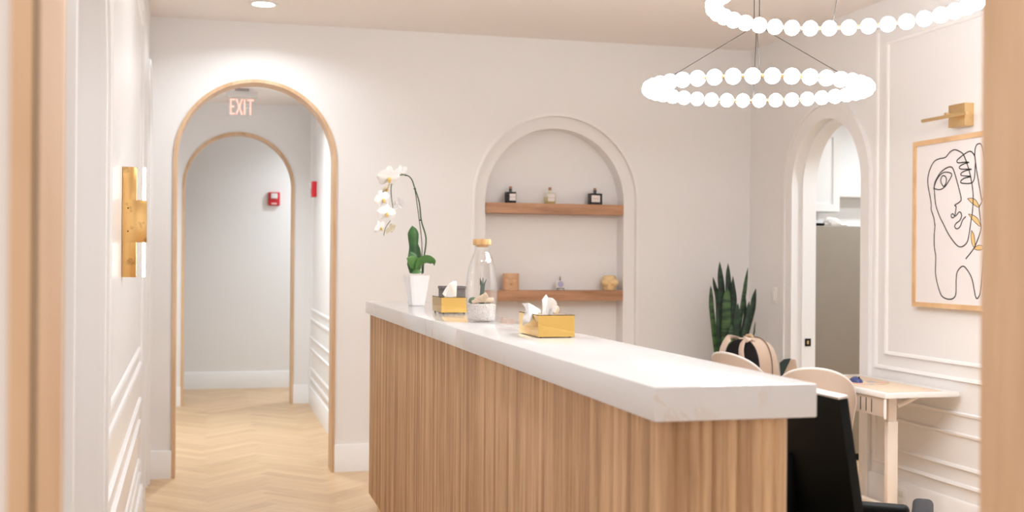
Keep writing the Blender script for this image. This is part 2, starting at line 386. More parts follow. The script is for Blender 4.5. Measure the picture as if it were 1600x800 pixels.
# pantry beyond the doorway
bm = new(); box(bm, XR + .148, 6.6, 8.12, 8.22, -.05, 2.9); struct('wall_pantry_back', bm, WALL)
bm = new(); box(bm, 6.5, 6.6, 4.6, 8.12, -.05, 2.9); struct('wall_pantry_right', bm, WALL)
bm = new(); box(bm, XR + .148, 6.5, 4.6, 4.7, -.05, 2.9); struct('wall_pantry_front', bm, WALL)
bm = new(); box(bm, XR + .15, 6.6, 4.6, 8.2, 2.9, 3.0); struct('ceiling_pantry', bm, CEIL)
bm = new(); box(bm, XR + .148, XR + .2, YB, 8.12, -.05, 2.9); struct('wall_pantry_left', bm, WALL)

def base(name, segs, mp):
    bm = new()
    for u0, u1 in segs:
        pr = [(-.002, 0), (.016, 0), (.016, .172), (.011, .18), (-.002, .18)]
        a = [bm.verts.new(mp(u0, z, d)) for d, z in pr]; b = [bm.verts.new(mp(u1, z, d)) for d, z in pr]
        bm.faces.new(a); bm.faces.new(b[::-1])
        for i in range(5): bm.faces.new((a[i], a[(i + 1) % 5], b[(i + 1) % 5], b[i]))
    struct(name, bm, TRIM)
base('baseboard_back', [(-.40, AC - AR), (AC + AR, XR)], lambda u, z, d: (u, YB - d, z))
base('baseboard_right', [(1.2, DC - DR - .105), (DC + DR + .105, YB)], mpr)
base('baseboard_left', [(0, L1[0] - L1[1] - .1), (L1[0] + L1[1] + .1, L2[0] - L2[1] - .08), (L2[0] + L2[1] + .08, 6.38)], mpl)
base('baseboard_hall', [(-.52, HC - HR), (HC + HR, XH)], lambda u, z, d: (u, Y2 - d, z))
base('baseboard_hall_right', [(YB + .18, Y2)], mph)
base('baseboard_corridor', [(-1.5, 2.3)], lambda u, z, d: (u, 12.6 - d, z))

# ------------------------------------------------------------------ ceiling lights
def downlight(x, y, z, label, w=DOWN_W, group='recessed ceiling lights'):
    t = thing('ceiling_light', (x, y, z), label, 'ceiling light', group=group)
    bm = new()
    prof = [(.066, -.0005), (.088, -.0005), (.086, -.006), (.068, -.006)]
    n = 40; rings = [[bm.verts.new((x + r * math.cos(2 * PI * i / n), y + r * math.sin(2 * PI * i / n), z + h)) for i in range(n)] for r, h in prof]
    for a, b in zip(rings, rings[1:] + rings[:1]):
        for i in range(n): bm.faces.new((a[i], a[(i + 1) % n], b[(i + 1) % n], b[i]))
    obj('trim_ring', bm, WHITEP, t)
    bm = new(); lathe(bm, [(.067, -.0005), (.067, -.004)], (x, y, z), 40); obj('lens', bm, LENS, t)
    ld = bpy.data.lights.new('downlight_lamp', 'AREA'); ld.shape = 'DISK'; ld.size = .13; ld.energy = w; ld.color = LIGHT_C; ld.spread = math.radians(150)
    lo = bpy.data.objects.new('downlight_lamp', ld); COL.objects.link(lo); lo.parent = t; lo.location = (0, 0, -.012)
    return t
downlight(.27, 7.01, ZC, 'round white recessed ceiling light nearest the archway to the hall', w=DOWN_W * .72)
for x, y, w_ in ((.45, 4.9, 'between the archway light and the front wall'), (.5, 2.4, 'nearest the oak-lined opening'), (2.2, 2.6, 'over the near end of the counter'), (2.9, 3.2, 'near the right wall and the line drawing')):
    downlight(x, y, ZC, 'unseen round white recessed ceiling light added ' + w_, w=DOWN_W * (.72 if x < 1 else 1.1))  # lamps added above the frame to light the room
downlight(.15, 9.2, 2.88, 'unseen round white recessed ceiling light added in the hall behind the archway', w=DOWN_W * 2.8)  # added lamp, hidden above the archway, brightens the hall
downlight(1.5, 11.95, 2.88, 'unseen round white recessed ceiling light added in the far corridor', w=DOWN_W * 1.6)  # added lamp out of view, brightens the far corridor
downlight(4.7, 6.3, 2.9, 'unseen round white recessed pantry ceiling light added in front of the refrigerator', w=DOWN_W * 1.9)  # added lamp out of view, brightens the pantry
downlight(5.6, 7.2, 2.9, 'unseen round white recessed pantry ceiling light added to the right of the cabinet', w=DOWN_W * 1.9)  # second added pantry lamp, also unseen

# ------------------------------------------------------------------ chandeliers
def chandelier(c, R, n, rg, tilt, label, hub_h, ph=0):
    c = Vector(c); t = thing('ring_chandelier', (c.x, c.y, ZC), label, 'chandelier', group='globe ring chandeliers')
    rot = Matrix.Rotation(tilt[0], 3, 'X') @ Matrix.Rotation(tilt[1], 3, 'Y')
    P_ = lambda a, r=R: c + rot @ Vector((r * math.cos(a), r * math.sin(a), 0))
    bm = new(); tube(bm, [P_(2 * PI * i / 96) for i in range(96)], .008, 10, closed=True); obj('brass_ring', bm, SATIN, t)
    proto = None
    for i in range(n):
        p = P_(2 * PI * (i + ph) / n) - Vector((c.x, c.y, ZC))
        if proto is None:
            bm = new(); ball(bm, (0, 0, 0), rg, u=28, v=18); proto = obj('globe', bm, GLOBE, t, world=False, ang=180); proto.location = p
        else:
            o = proto.copy(); COL.objects.link(o); o.parent = t; o.location = p
    hub = c + Vector((0, 0, hub_h))
    bm = new(); lathe(bm, [(.012, -.02), (.02, -.012), (.02, .012), (.012, .02)], hub, 20); obj('hub', bm, SATIN, t)
    for k in range(4):
        bm = new(); a = PI / 4 + k * PI / 2 + .35; tube(bm, [hub, P_(a)], .0014, 6); obj('cable', bm, BLACK, t)
    for dx in (-.012, .012):
        bm = new(); tube(bm, [hub + Vector((dx, 0, 0)), Vector((c.x + dx, c.y, ZC))], .0016, 6); obj('hanging_cable', bm, BLACK, t)
    bm = new(); lathe(bm, [(.075, -.03), (.08, -.026), (.08, 0)], (c.x, c.y, ZC), 32); obj('canopy', bm, SATIN, t)
    return t
chandelier((2.21, 4.403, 2.1425), .4505, 38, .0308, (.035, 0), 'ring chandelier of white globes hanging lower and nearer the back wall', .272, .5)
chandelier((2.231, 3.74, 2.3695), .476, 39, .0308, (0, 0), 'ring chandelier of white globes hanging higher and cut by the top of the picture', .221, .2)

# ------------------------------------------------------------------ reception counter
CT = 1.174
t = thing('reception_counter', (.98, 4.2, 0), 'long reception counter with reeded oak front on a brass plinth', 'counter')
def reeded(x0, x1, y0, y1, pitch=.0268, dep=.0075):
    pts = []
    def side(a, b):
        a, b = Vector(a), Vector(b); L_ = (b - a).length; n = max(1, round(L_ / pitch)); d = (b - a) / n; nrm = Vector((d.y, -d.x)).normalized()
        for i in range(n):
            for s in range(7):
                f = .04 + .92 * s / 6; h = math.sin(PI * s / 6) ** .6 * dep if 0 < s < 6 else 0
                p = a + d * (i + f) + nrm * h; pts.append((p.x, p.y))
    side((x0, y1), (x0, y0)); pts[:] = pts
    side((x0, y0), (x1, y0)); side((x1, y0), (x1, y1)); side((x1, y1), (x0, y1))
    return pts
# outward normals: walk the outline so that (dy,-dx) points out
pts = reeded(.849, 1.117, 2.083, 6.372)
c0 = Vector((.983, 4.2)); test = Vector(pts[3]) 
bm = new(); prism(bm, pts, lambda u, v: (u, v, .10), lambda u, v: (u, v, 1.106)); obj('reeded_front', bm, OAKL, t, ang=50)
bm = new(); box(bm, .885, 1.08, 2.12, 6.335, 0, .10); obj('plinth', bm, KICK, t, label='brass plinth strip')
bm = new(); box(bm, .82, 1.168, 2.05, 6.405, 1.106, CT, .004, 2)
obj('countertop', bm, QUARTZ, None, 'thick white quartz slab with faint tan veins lying on the reeded oak counter', 'countertop')
# staff desk behind it
t = thing('work_desk', (1.45, 3.4, 0), 'low desk fixed behind the reception counter with keyboard and monitor', 'desk')
bm = new(); box(bm, 1.13, 1.70, 2.2, 4.6, .71, .74, .003); obj('desktop', bm, plain('desk_laminate', (.05, .045, .042), .4), t)
for yy in (2.23, 4.53):
    bm = new(); box(bm, 1.14, 1.68, yy, yy + .04, 0, .71, .003); obj('side_panel', bm, plain('desk_side_laminate', (.5, .33, .2), .5), t)

# monitor
mt_ = thing('computer_monitor', (1.40, 2.55, .74), 'black computer monitor behind the near end of the counter', 'monitor')
tl = Matrix.Translation((1.358, 2.27, 1.112)) @ Matrix.Rotation(-.16, 4, 'Y')
bm = new(); box(bm, -.012, .012, 0, .60, -.325, 0, .003, mat=tl); obj('display_back', bm, BLACK, mt_)
bm = new(); box(bm, -.013, .013, .0, .60, .0005, .006, .001, mat=tl); obj('top_edge', bm, plain('pale_edge', (.72, .66, .62), .3, .2), mt_, label='pale top edge')  # thin paler strip along the top of the black display
bm = new(); box(bm, .012, .0155, .01, .59, -.315, -.01, 0, mat=tl); obj('screen', bm, plain('screen_glass', (.01, .01, .012), .1), mt_)
bm = new(); box(bm, 1.36, 1.39, 2.53, 2.61, .75, .95, .004); obj('stand_neck', bm, BLACK, mt_)
bm = new(); box(bm, 1.30, 1.48, 2.44, 2.70, .74, .752, .004); obj('stand_foot', bm, BLACK, mt_)
# keyboard
kb = thing('keyboard', (1.50, 2.86, .74), 'white-keyed keyboard on the desk beneath the black monitor', 'keyboard')
bm = new(); box(bm, 1.43, 1.57, 2.74, 3.14, .7405, .752, .003); obj('keyboard_body', bm, plain('dark_tray', (.03, .03, .03), .5), kb)
bm = new()
for i in range(5):
    for j in range(15): box(bm, 1.437 + i * .026, 1.459 + i * .026, 2.75 + j * .0255, 2.771 + j * .0255, .752, .7575, .0015, 1)
o = obj('keys', bm, WHITEP, kb)
# office chair
oc = thing('office_chair', (1.93, 3.27, 0), 'black low office chair behind the counter, only an arm and its back edge showing', 'chair', -math.radians(35))
def soft(x0, x1, y0, y1, z0, z1, b, name, mat=BLACK):
    bm = new(); box(bm, x0, x1, y0, y1, z0, z1, b, 4); return obj(name, bm, mat, oc, world=False)
soft(-.23, .23, -.22, .22, .42, .50, .03, 'seat')
soft(-.22, .22, .20, .25, .46, .61, .02, 'backrest')
armm = plain('navy_black_vinyl', (.010, .011, .016), .55, Specular_IOR_Level=.25)
for xx in (-.262, .262):
    ar = soft(xx - .032, xx + .032, -.20, .14, .61, .655, .018, 'armrest', armm)
    bm = new(); tube(bm, [(xx, 0, .615), (xx, 0, .47), (xx * .7, 0, .44)], .015, 10); obj('arm_post', bm, BLACK, ar, world=False)
bm = new(); tube(bm, [(0, 0, .43), (0, 0, .12)], .028, 16); obj('gas_column', bm, BLACK, oc, world=False)
for k in range(5):
    a = k * 2 * PI / 5; bm = new(); e = Vector((.27 * math.cos(a), .27 * math.sin(a), .06))
    tube(bm, [(0, 0, .12), e], [.024, .014], 10); leg = obj('leg', bm, BLACK, oc, world=False)
    bm = new(); ball(bm, e + Vector((0, 0, -.035)), .025, u=14, v=8); obj('caster', bm, BLACK, leg, world=False)

# ------------------------------------------------------------------ on the counter
# orchid
OY = 5.80
t = thing('potted_orchid', (1.005, OY, CT), 'white orchid with arching stem in a white pot at the far end of the counter', 'plant')
bm = new()
pz = [(.034, 0), (.036, .002)] + [(.036 + .021 * k / 18 + (.0008 if k % 2 and k > 8 else 0), .002 + .152 * k / 18) for k in range(1, 19)] + [(.052, .154), (.050, .14)]
for prof in (pz,):
    n = 4; rings = []
    for r, z in prof:      # a square pot with rounded corners
        ring = []
        for i in range(40):
            a = 2 * PI * i / 40; q = r / (abs(math.cos(a)) ** 8 + abs(math.sin(a)) ** 8) ** (1 / 8)
            ring.append(bm.verts.new((1.005 + q * math.cos(a + .15), OY + q * math.sin(a + .15), CT + z)))
        rings.append(ring)
    for a_, b_ in zip(rings, rings[1:]):
        for i in range(40): bm.faces.new((a_[i], a_[(i + 1) % 40], b_[(i + 1) % 40], b_[i]))
    bm.faces.new(rings[0][::-1]); bm.faces.new(rings[-1])
obj('pot', bm, plain('white_ceramic', (.76, .74, .735), .3), t)
G1 = leaf_mat('orchid_leaf', (.02, .075, .018), (.045, .14, .03), 9)
G2 = leaf_mat('orchid_leaf_light', (.05, .15, .03), (.09, .22, .05), 9)
def c5(u, v, y=OY): return at(560 + .35 * u, 240 + .35 * v, y=y)
def leaf(bm, spine, widths, side, cup=.15, n=6):
    """blade along a spine of points; side = width direction; cup = how far the edges lift"""
    sp = catmull(spine, 5); m = len(sp); side = Vector(side); rows = []
    for i, p in enumerate(sp):
        f = i / (m - 1) * (len(widths) - 1); k = min(int(f), len(widths) - 2); w = widths[k] + (widths[k + 1] - widths[k]) * (f - k)
        tt = (sp[min(i + 1, m - 1)] - sp[max(i - 1, 0)]).normalized(); s = (side - tt * side.dot(tt)).normalized(); nn = tt.cross(s)
        rows.append([p + s * w * (j / n * 2 - 1) + nn * w * cup * ((j / n * 2 - 1) ** 2) for j in range(n + 1)])
    th = .0009
    for sgn in (1, -1):
        V = [[bm.verts.new(q + Vector((0, -1, 0)) * th * sgn) for q in r] for r in rows]
        for a_, b_ in zip(V, V[1:]):
            for j in range(n): bm.faces.new((a_[j], a_[j + 1], b_[j + 1], b_[j]) if sgn > 0 else (a_[j + 1], a_[j], b_[j], b_[j + 1]))
        if sgn > 0: F_ = V
        else:
            for i in range(m - 1):
                bm.faces.new((F_[i][0], F_[i + 1][0], V[i + 1][0], V[i][0])); bm.faces.new((F_[i][n], V[i][n], V[i + 1][n], F_[i + 1][n]))
X1 = (1, 0, 0)
for sp, w, m_, yy in (
    ([(240, 535), (246, 470), (247, 400), (245, 350), (240, 322)], [.012, .030, .028, .022, .027, .029, .018, .001], G1, OY + .02),
    ([(262, 535), (264, 480), (266, 430), (264, 400)], [.012, .022, .020, .010, .001], G1, OY + .035),
    ([(262, 530), (258, 500), (250, 465), (232, 450), (222, 452)], [.012, .018, .020, .016, .001], G1, OY - .005)):
    bm = new(); leaf(bm, [c5(u, v, yy) for u, v in sp], w, X1, .3); obj('leaf', bm, m_, t)
# the broad bent leaves
bm = new(); leaf(bm, [c5(262, 535, OY - .01), c5(262, 500, OY - .02), c5(240, 478, OY - .035), c5(216, 466, OY - .05)], [.012, .030, .034, .024, .002], (.75, .2, .62), .25); obj('leaf', bm, G2, t)
bm = new(); leaf(bm, [c5(265, 535, OY - .01), c5(272, 495, OY - .03), c5(300, 474, OY - .045), c5(330, 484, OY - .05), c5(338, 500, OY - .05)], [.012, .020, .024, .026, .020, .004], (.15, .55, -.8), .25); obj('leaf', bm, G2, t)
bm = new(); leaf(bm, [c5(240, 533, OY - .03), c5(262, 526, OY - .035), c5(285, 530, OY - .03)], [.004, .012, .010, .002], (0, .3, .9), .1); obj('leaf', bm, G2, t)
STEM = plain('orchid_stem', (.035, .085, .03), .45, var=.3)
stem = [(288, 535), (292, 470), (302, 380), (281, 300), (272, 220), (252, 155), (236, 112), (212, 96), (184, 97), (158, 112), (146, 150), (148, 200), (154, 250), (146, 292), (122, 330), (113, 366)]
bm = new(); sp = catmull([c5(u, v) for u, v in stem], 5); tube(bm, sp, [.0042 - .0026 * i / len(sp) for i in range(len(sp))], 8); obj('stem', bm, STEM, t)
bm = new(); tube(bm, catmull([c5(u, v, OY + .006) for u, v in ((284, 538), (283, 400), (272, 300), (257, 190), (250, 152))], 4), .0022, 8); obj('stake', bm, plain('dark_stake', (.02, .035, .035), .5), t)
for u, v in ((276, 297), (252, 157), (212, 97)):
    bm = new(); ball(bm, c5(u, v, OY + .003), .007, (1.1, 1, .5), 12, 8); obj('clip', bm, BLACK, t)
PET = plain('orchid_petal', (.86, .82, .80), .5, Subsurface_Weight=.15); PETY = plain('orchid_petal_cream', (.82, .74, .56), .5); LIPM = plain('orchid_lip', (.72, .52, .16), .5)
def flower(c, r, az, tilt, roll_, mat=PET):
    """moth orchid: two round petals, three narrower sepals, yellow lip"""
    R_ = Matrix.Rotation(az, 3, 'Z') @ Matrix.Rotation(tilt, 3, 'X') @ Matrix.Rotation(roll_, 3, 'Y')
    bm = new()
    def petal(ang, L_, wd, back):
        ctr = Vector((math.cos(ang) * r * L_ * .5, back, math.sin(ang) * r * L_ * .5)); nu, nv = 7, 8; V = []
        for i in range(nu):
            s = i / (nu - 1); w = wd * r * math.sin(PI * min(1, s * .86 + .1)) ** .6 if s < 1 else wd * r * .25
            row = []
            for j in range(nv):
                q = j / (nv - 1) * 2 - 1; x = s * L_ * r; y = back + .12 * r * s * s - .10 * r * q * q * 0 - .06 * r * math.cos(q * 2) + .03 * r * math.sin(q * 5 + ang)
                row.append((x, q * w, y))
            V.append(row)
        for th in (0, .0012):
            vs = [[bm.verts.new(R_ @ Vector((x * math.cos(ang) - z * math.sin(ang), y + th, x * math.sin(ang) + z * math.cos(ang))) + c) for x, z, y in row] for row in V]
            for a_, b_ in zip(vs, vs[1:]):
                for j in range(nv - 1): bm.faces.new((a_[j], a_[j + 1], b_[j + 1], b_[j]))
    for a in (PI / 2, PI * 1.25, PI * 1.75): petal(a, 1.0, .36, .004)
    for a in (.12, PI - .12): petal(a, 1.05, .62, 0)
    fo = obj('flower', bm, mat, t, ang=60)
    bm = new(); ball(bm, c + R_ @ Vector((0, -.18 * r, -.12 * r)), r * .17, (1, 1, 1.2), 12, 8, R_); ball(bm, c + R_ @ Vector((0, -.22 * r, -.32 * r)), r * .11, (1.4, 1, 1), 12, 8, R_)
    obj('lip', bm, LIPM, fo, label='yellow lip')
for u, v, r, az, ti, ro, yy, m_ in ((136, 106, .058, .25, .45, 0, -.03, PET), (192, 78, .034, 2.6, .5, .3, .03, PET), (108, 203, .046, .5, .1, -.35, -.03, PET), (128, 156, .036, 1.2, .7, .5, .03, PETY),
        (126, 266, .047, .15, .1, .1, -.035, PET), (182, 225, .036, 2.3, .1, .2, .035, PET), (98, 330, .037, .7, .2, -.5, -.03, PET), (146, 338, .032, 2.2, .5, .4, .02, PETY)):
    flower(c5(u, v, OY + yy), r, az, ti, ro, m_)

# tissue boxes
TISS = plain('white_tissue', (.9, .88, .875), .8, bump=.15, bscale=120, Subsurface_Weight=.1)
def tissue_box(x0, x1, y0, y1, h, label, sheets):
    t = thing('tissue_box', ((x0 + x1) / 2, (y0 + y1) / 2, CT), label, 'tissue box', group='gold tissue boxes')
    z0, z1 = CT + .003, CT + h; w = .0018
    bm = new()
    box(bm, x0, x1, y0, y0 + w, z0, z1); box(bm, x0, x1, y1 - w, y1, z0, z1); box(bm, x0, x0 + w, y0 + w, y1 - w, z0, z1); box(bm, x1 - w, x1, y0 + w, y1 - w, z0, z1)
    # top plate with an oval slot
    cx, cy = (x0 + x1) / 2, (y0 + y1) / 2
    hole = [(cx + .026 * math.cos(2 * PI * i / 28), cy + .062 * math.sin(2 * PI * i / 28)) for i in range(28)]
    wall_slab(bm, (x0, x1, y0, y1), [hole], lambda u, v, d: (u, v, z1 - d), 0, w)
    obj('box_shell', bm, GOLD, t, sm=False)
    bm = new()
    for a in (x0 + .012, x1 - .012):
        for b in (y0 + .012, y1 - .012): lathe(bm, [(.004, 0), (.004, .004)], (a, b, CT), 12)
    obj('feet', bm, BLACK, t)
    bm = new(); box(bm, x0 + .006, x1 - .006, y0 + .006, y1 - .006, z0 + .002, z1 - .008, .004); obj('tissue_stack', bm, TISS, t)
    for outl, yy, amp, fr in sheets:
        bm = new(); vs = [bm.verts.new(at(px, py, y=yy)) for px, py in outl]; f = bm.faces.new(vs)
        bmesh.ops.triangulate(bm, faces=[f]); 
        for _ in range(3): bmesh.ops.subdivide_edges(bm, edges=bm.edges[:], cuts=1, use_grid_fill=False)
        for v in bm.verts:
            s = v.co; v.co.y += amp * math.sin(fr * s.x + 25 * s.z) + amp * .6 * math.sin(fr * .6 * s.z + 2) + .25 * amp * noise.noise(s * 60)
        bmesh.ops.recalc_face_normals(bm, faces=bm.faces)
        so = obj('tissue_sheet', bm, TISS, t, ang=50); md = so.modifiers.new('thickness', 'SOLIDIFY'); md.thickness = .0008
    return t
c4 = lambda u, v: (800 + u / 8.89, 450 + v / 8.89)
wingA = [c4(*p) for p in ((145, 215), (220, 205), (320, 250), (412, 300), (420, 352), (330, 380), (235, 470), (155, 530), (152, 470), (162, 390), (207, 340), (190, 300), (175, 260))]
wingB = [c4(*p) for p in ((395, 160), (440, 122), (485, 92), (505, 130), (525, 152), (560, 138), (590, 170), (615, 218), (600, 235), (628, 250), (650, 300), (630, 340), (600, 385), (500, 395), (410, 380), (412, 300), (405, 230))]
tissue_box(.968, 1.086, 3.385, 3.615, .071, 'gold tissue box on the counter nearest the camera with two raised tissue wings', [(wingA, 3.46, .012, 90), (wingB, 3.50, .010, 110)])
c3 = lambda u, v: (670 + u / 10, 430 + v / 10)
wingC = [c3(*p) for p in ((210, 290), (260, 210), (320, 130), (370, 95), (425, 92), (432, 180), (428, 330), (330, 345), (240, 325))]
tissue_box(.970, 1.086, 4.95, 5.17, .071, 'gold tissue box between the orchid pot and the glass bottle, one tissue up', [(wingC, 5.05, .008, 100)])

# grey box behind
t = thing('storage_box', (1.09, 5.31, CT), 'small dark grey box on the counter behind the far tissue box', 'box')
bm = new(); box(bm, 1.035, 1.145, 5.25, 5.36, CT, CT + .098, .003); obj('box_body', bm, plain('grey_felt', (.17, .15, .145), .9, bump=.4, bscale=90, var=.3), t)
bm = new(); box(bm, 1.032, 1.148, 5.247, 5.363, CT + .098, CT + .112, .003); obj('lid', bm, plain('grey_felt_lid', (.14, .12, .12), .9, bump=.4, bscale=90), t)

# glass terrarium bottle
BC = Vector((1.003, 4.31, CT))
t = thing('terrarium_bottle', BC, 'tall clear glass terrarium bottle with round wooden lid, white gravel and driftwood', 'terrarium')
GL = glass_mat('clear_glass')
outer = [(.030, .0), (.052, .001), (.0555, .006), (.0585, .05), (.061, .09), (.0615, .13), (.059, .17), (.052, .21), (.042, .245), (.0315, .265), (.0285, .275), (.0275, .29), (.029, .296)]
inner = [(r - .0022, z) for r, z in outer[::-1][:-1]]; inner[-1] = (.050, .004); inner.append((.02, .0035))
bm = new(); prof = outer + inner; n = 48; rings = [[bm.verts.new(BC + Vector((r * math.cos(2 * PI * i / n), r * math.sin(2 * PI * i / n), z))) for i in range(n)] for r, z in prof]
for a_, b_ in zip(rings, rings[1:]):
    for i in range(n): bm.faces.new((a_[i], a_[(i + 1) % n], b_[(i + 1) % n], b_[i]))
bm.faces.new(rings[0][::-1]); bm.faces.new(rings[-1]); obj('glass_body', bm, GL, t, ang=60)
bm = new(); tube(bm, [BC + Vector((-.061 - .006 * abs(math.sin(a)) * 0 + .006 * math.cos(2 * a) * 0, -.012 + .020 * math.cos(a) , .108 + .05 * math.sin(a))) for a in [2 * PI * i / 36 for i in range(36)]], .0032, 10, closed=True)
obj('side_opening_rim', bm, GL, t)
bm = new(); lathe(bm, [(.034, .296), (.0362, .299), (.0362, .316), (.0345, .319)], BC, 40); lathe(bm, [(.024, .288), (.024, .296)], BC, 32)
obj('wooden_lid', bm, wood('bamboo_lid', (.55, .30, .11), (.80, .52, .25), (60, 60, 6)), t, label='round pale wooden lid')
bm = new(); prof = [(.020, .006), (.0495, .006), (.0525, .012), (.0555, .05), (.0565, .066), (.04, .069), (.015, .067)]; lathe(bm, prof, BC, 40)
bmesh.ops.subdivide_edges(bm, edges=bm.edges[:], cuts=1)
gm, N, Lk, b = nt('white_gravel'); tc = N.new('ShaderNodeTexCoord'); vo = N.new('ShaderNodeTexVoronoi'); vo.inputs['Scale'].default_value = 190; Lk.new(tc.outputs['Object'], vo.inputs['Vector'])
r = N.new('ShaderNodeValToRGB'); r.color_ramp.elements[0].color = (.92, .88, .85, 1); r.color_ramp.elements[0].position = .45; r.color_ramp.elements[1].position = .95; r.color_ramp.elements[1].color = (.70, .60, .53, 1); Lk.new(vo.outputs['Distance'], r.inputs['Fac']); Lk.new(r.outputs['Color'], b.inputs['Base Color'])
bp = N.new('ShaderNodeBump'); bp.invert = True; bp.inputs['Distance'].default_value = .004; Lk.new(vo.outputs['Distance'], bp.inputs['Height']); Lk.new(bp.outputs['Normal'], b.inputs['Normal'])
obj('gravel', bm, gm, t, kind='stuff')
DW = plain('driftwood', (.72, .56, .40), .8, bump=.4, bscale=60)
bm = new(); tube(bm, catmull([BC + Vector(p) for p in ((-.042, -.018, .074), (-.02, -.022, .082), (.01, -.02, .083), (.042, -.012, .084))], 5), [.008] * 6 + [.009] * 5 + [.010] * 5, 12)
tube(bm, catmull([BC + Vector(p) for p in ((-.030, -.015, .083), (-.005, -.025, .092), (.014, -.032, .104))], 5), [.008, .009, .010, .011, .012, .012, .012, .012, .012, .012, .012], 12); obj('driftwood', bm, DW, t)
MOSS = leaf_mat('moss', (.02, .07, .015), (.06, .15, .03), 60, rough=.8)
bm = new()
for x, y, z, r_ in ((-.042, -.004, .080, .014), (-.036, .016, .082, .013), (.032, .012, .082, .013), (.004, .02, .08, .014), (-.02, .03, .08, .012)):
    ball(bm, BC + Vector((x * .9, y, z)), r_, (1.1, 1.1, .9), 14, 10)
for v in bm.verts: v.co += Vector((noise.noise(v.co * 180), noise.noise(v.co * 190), noise.noise(v.co * 170))) * .003
obj('moss', bm, MOSS, t)
bm = new(); tube(bm, catmull([BC + Vector(p) for p in ((.002, .004, .07), (.002, .002, .10), (.004, 0, .142))], 4), [.010] * 5 + [.0085] * 4, 12)
for a, b_ in (((-.004, 0, .14), (-.007, -.001, .168)), ((.004, 0, .14), (.005, 0, .170)), ((.008, 0, .14), (.018, 0, .163)), ((.0, .004, .14), (.0, .006, .160))): tube(bm, [BC + Vector(a), BC + Vector(b_)], [.0035, .0012], 8)
obj('succulent', bm, leaf_mat('succulent', (.015, .05, .03), (.06, .13, .08), 80), t)

# ------------------------------------------------------------------ niche shelves
def shelf(z, label):
    bm = new(); box(bm, NC - NRi + .001, NC + NRi - .001, YB + .03, YB + .168, z - .072, z, .0015, 1)
    return obj('niche_shelf', bm, SHELFW, None, label, 'shelf', 'wooden shelves in the arched niche')
S1, S2 = 1.803, 1.197
shelf(S1, 'thick wooden shelf in the arched niche, the upper one holding three reed diffuser bottles')
shelf(S2, 'thick wooden shelf in the arched niche, the lower one holding a face cup')
CORK = plain('cork', (.42, .22, .13), .8, bump=.3, bscale=200)
LABELM = plain('paper_label', (.80, .74, .71), .7); INK = plain('pale_grey_print', (.42, .40, .39), .8)
def bottle(px, w, h, rz, bmat, label, cat='bottle', group='square scent bottles on the upper shelf', liquid=None, lab=(-.45, .35)):
    p = at(px, 318, y=YB + .085); x, y, z = p.x, p.y, S1
    t = thing('scent_bottle', (x, y, z), label, cat, rz, group)
    T = Matrix.Identity(4)
    bm = new(); box(bm, -w / 2, w / 2, -.026, .026, 0, h, .004, 3); o = obj('glass_body', bm, bmat, t, world=False)
    if liquid: bm = new(); box(bm, -w / 2 + .004, w / 2 - .004, -.022, .022, .004, h * .62, .003); obj('liquid', bm, liquid, t, world=False)
    bm = new(); lathe(bm, [(.0105, h - .001), (.0105, h + .014), (.0125, h + .016), (.0125, h + .021), (.010, h + .022)], (0, 0, 0), 24); obj('neck', bm, bmat, t, world=False)
    bm = new(); lathe(bm, [(.009, h + .018), (.0105, h + .024), (.011, h + .037), (.009, h + .038)], (0, 0, 0), 24); obj('cork_stopper', bm, CORK, t, world=False, label='brown cork stopper')
    bm = new(); a, b = lab; box(bm, w * a, w * b, -.0275, -.0262, h * .22, h * .82, 0); lo = obj('paper_label', bm, LABELM, t, world=False, label='blank white paper label')
    bm = new(); m = w * (a + b) / 2
    for k in range(6):
        if k != 3: box(bm, m - .020 + k * .0068, m - .0155 + k * .0068, -.0279, -.0275, h * .50, h * .57)
    obj('print', bm, INK, lo, world=False)
    return t
DG = plain('black_glass', (.008, .009, .010), .12)
bottle(797.5, .079, .078, -.25, DG, 'black square bottle with cork and white label, leftmost on the upper niche shelf', lab=(-.08, .46))
bottle(859, .078, .078, .05, glass_mat('clear_bottle_glass', (.97, .96, .90)), 'clear square bottle with cork and pale yellow liquid on the upper niche shelf', liquid=glass_mat('yellow_liquid', (.93, .86, .52), 1.33), lab=(-.30, .35))
bottle(929.5, .092, .080, .12, DG, 'black square bottle with cork and white label, rightmost on the upper niche shelf', lab=(-.42, .30))

# lower shelf: face cup, small plaque, bust vase
p = at(798, 440, y=YB + .085); t = None
def face(a, z, r):
    d = (a + PI / 2 + .22 + PI) % (2 * PI) - PI; H_ = .112; zz = z / H_; o = 0
    o += .010 * math.exp(-(d / .13) ** 2 - ((zz - .46) / .12) ** 2) + .006 * math.exp(-(d / .09) ** 2 - ((zz - .66) / .18) ** 2)          # nose
    o += .004 * math.exp(-(d / .26) ** 2 - ((zz - .25) / .035) ** 2) + .0045 * math.exp(-(d / .22) ** 2 - ((zz - .175) / .035) ** 2)      # lips
    o += .003 * math.exp(-(d / .3) ** 2 - ((zz - .07) / .05) ** 2)
    for s in (-.42, .42): o -= .004 * math.exp(-((d - s) / .22) ** 2 - ((zz - .68) / .08) ** 2); o += .003 * math.exp(-((d - s) / .12) ** 2 - ((zz - .66) / .03) ** 2)
    return o * 1.8
bm = new(); R_ = .0575; H_ = .118
lathe(bm, [(R_ - .004, 0), (R_ + .002, .003), (R_ + .003, .007), (R_, .011)] + [(R_, .011 + (H_ - .014) * k / 34) for k in range(1, 35)] + [(R_ - .002, H_), (R_ - .007, H_ - .001), (R_ - .008, H_ - .02)], (p.x, p.y, S2), 96, disp=lambda a, z, r: face(a, z, r) if .011 < z < H_ - .001 and r > R_ - .003 else 0)
obj('face_cup', bm, plain('tan_ceramic', (.66, .40, .24), .45), None, 'tan ceramic cup with a face in relief on the lower niche shelf', 'cup', ang=60)
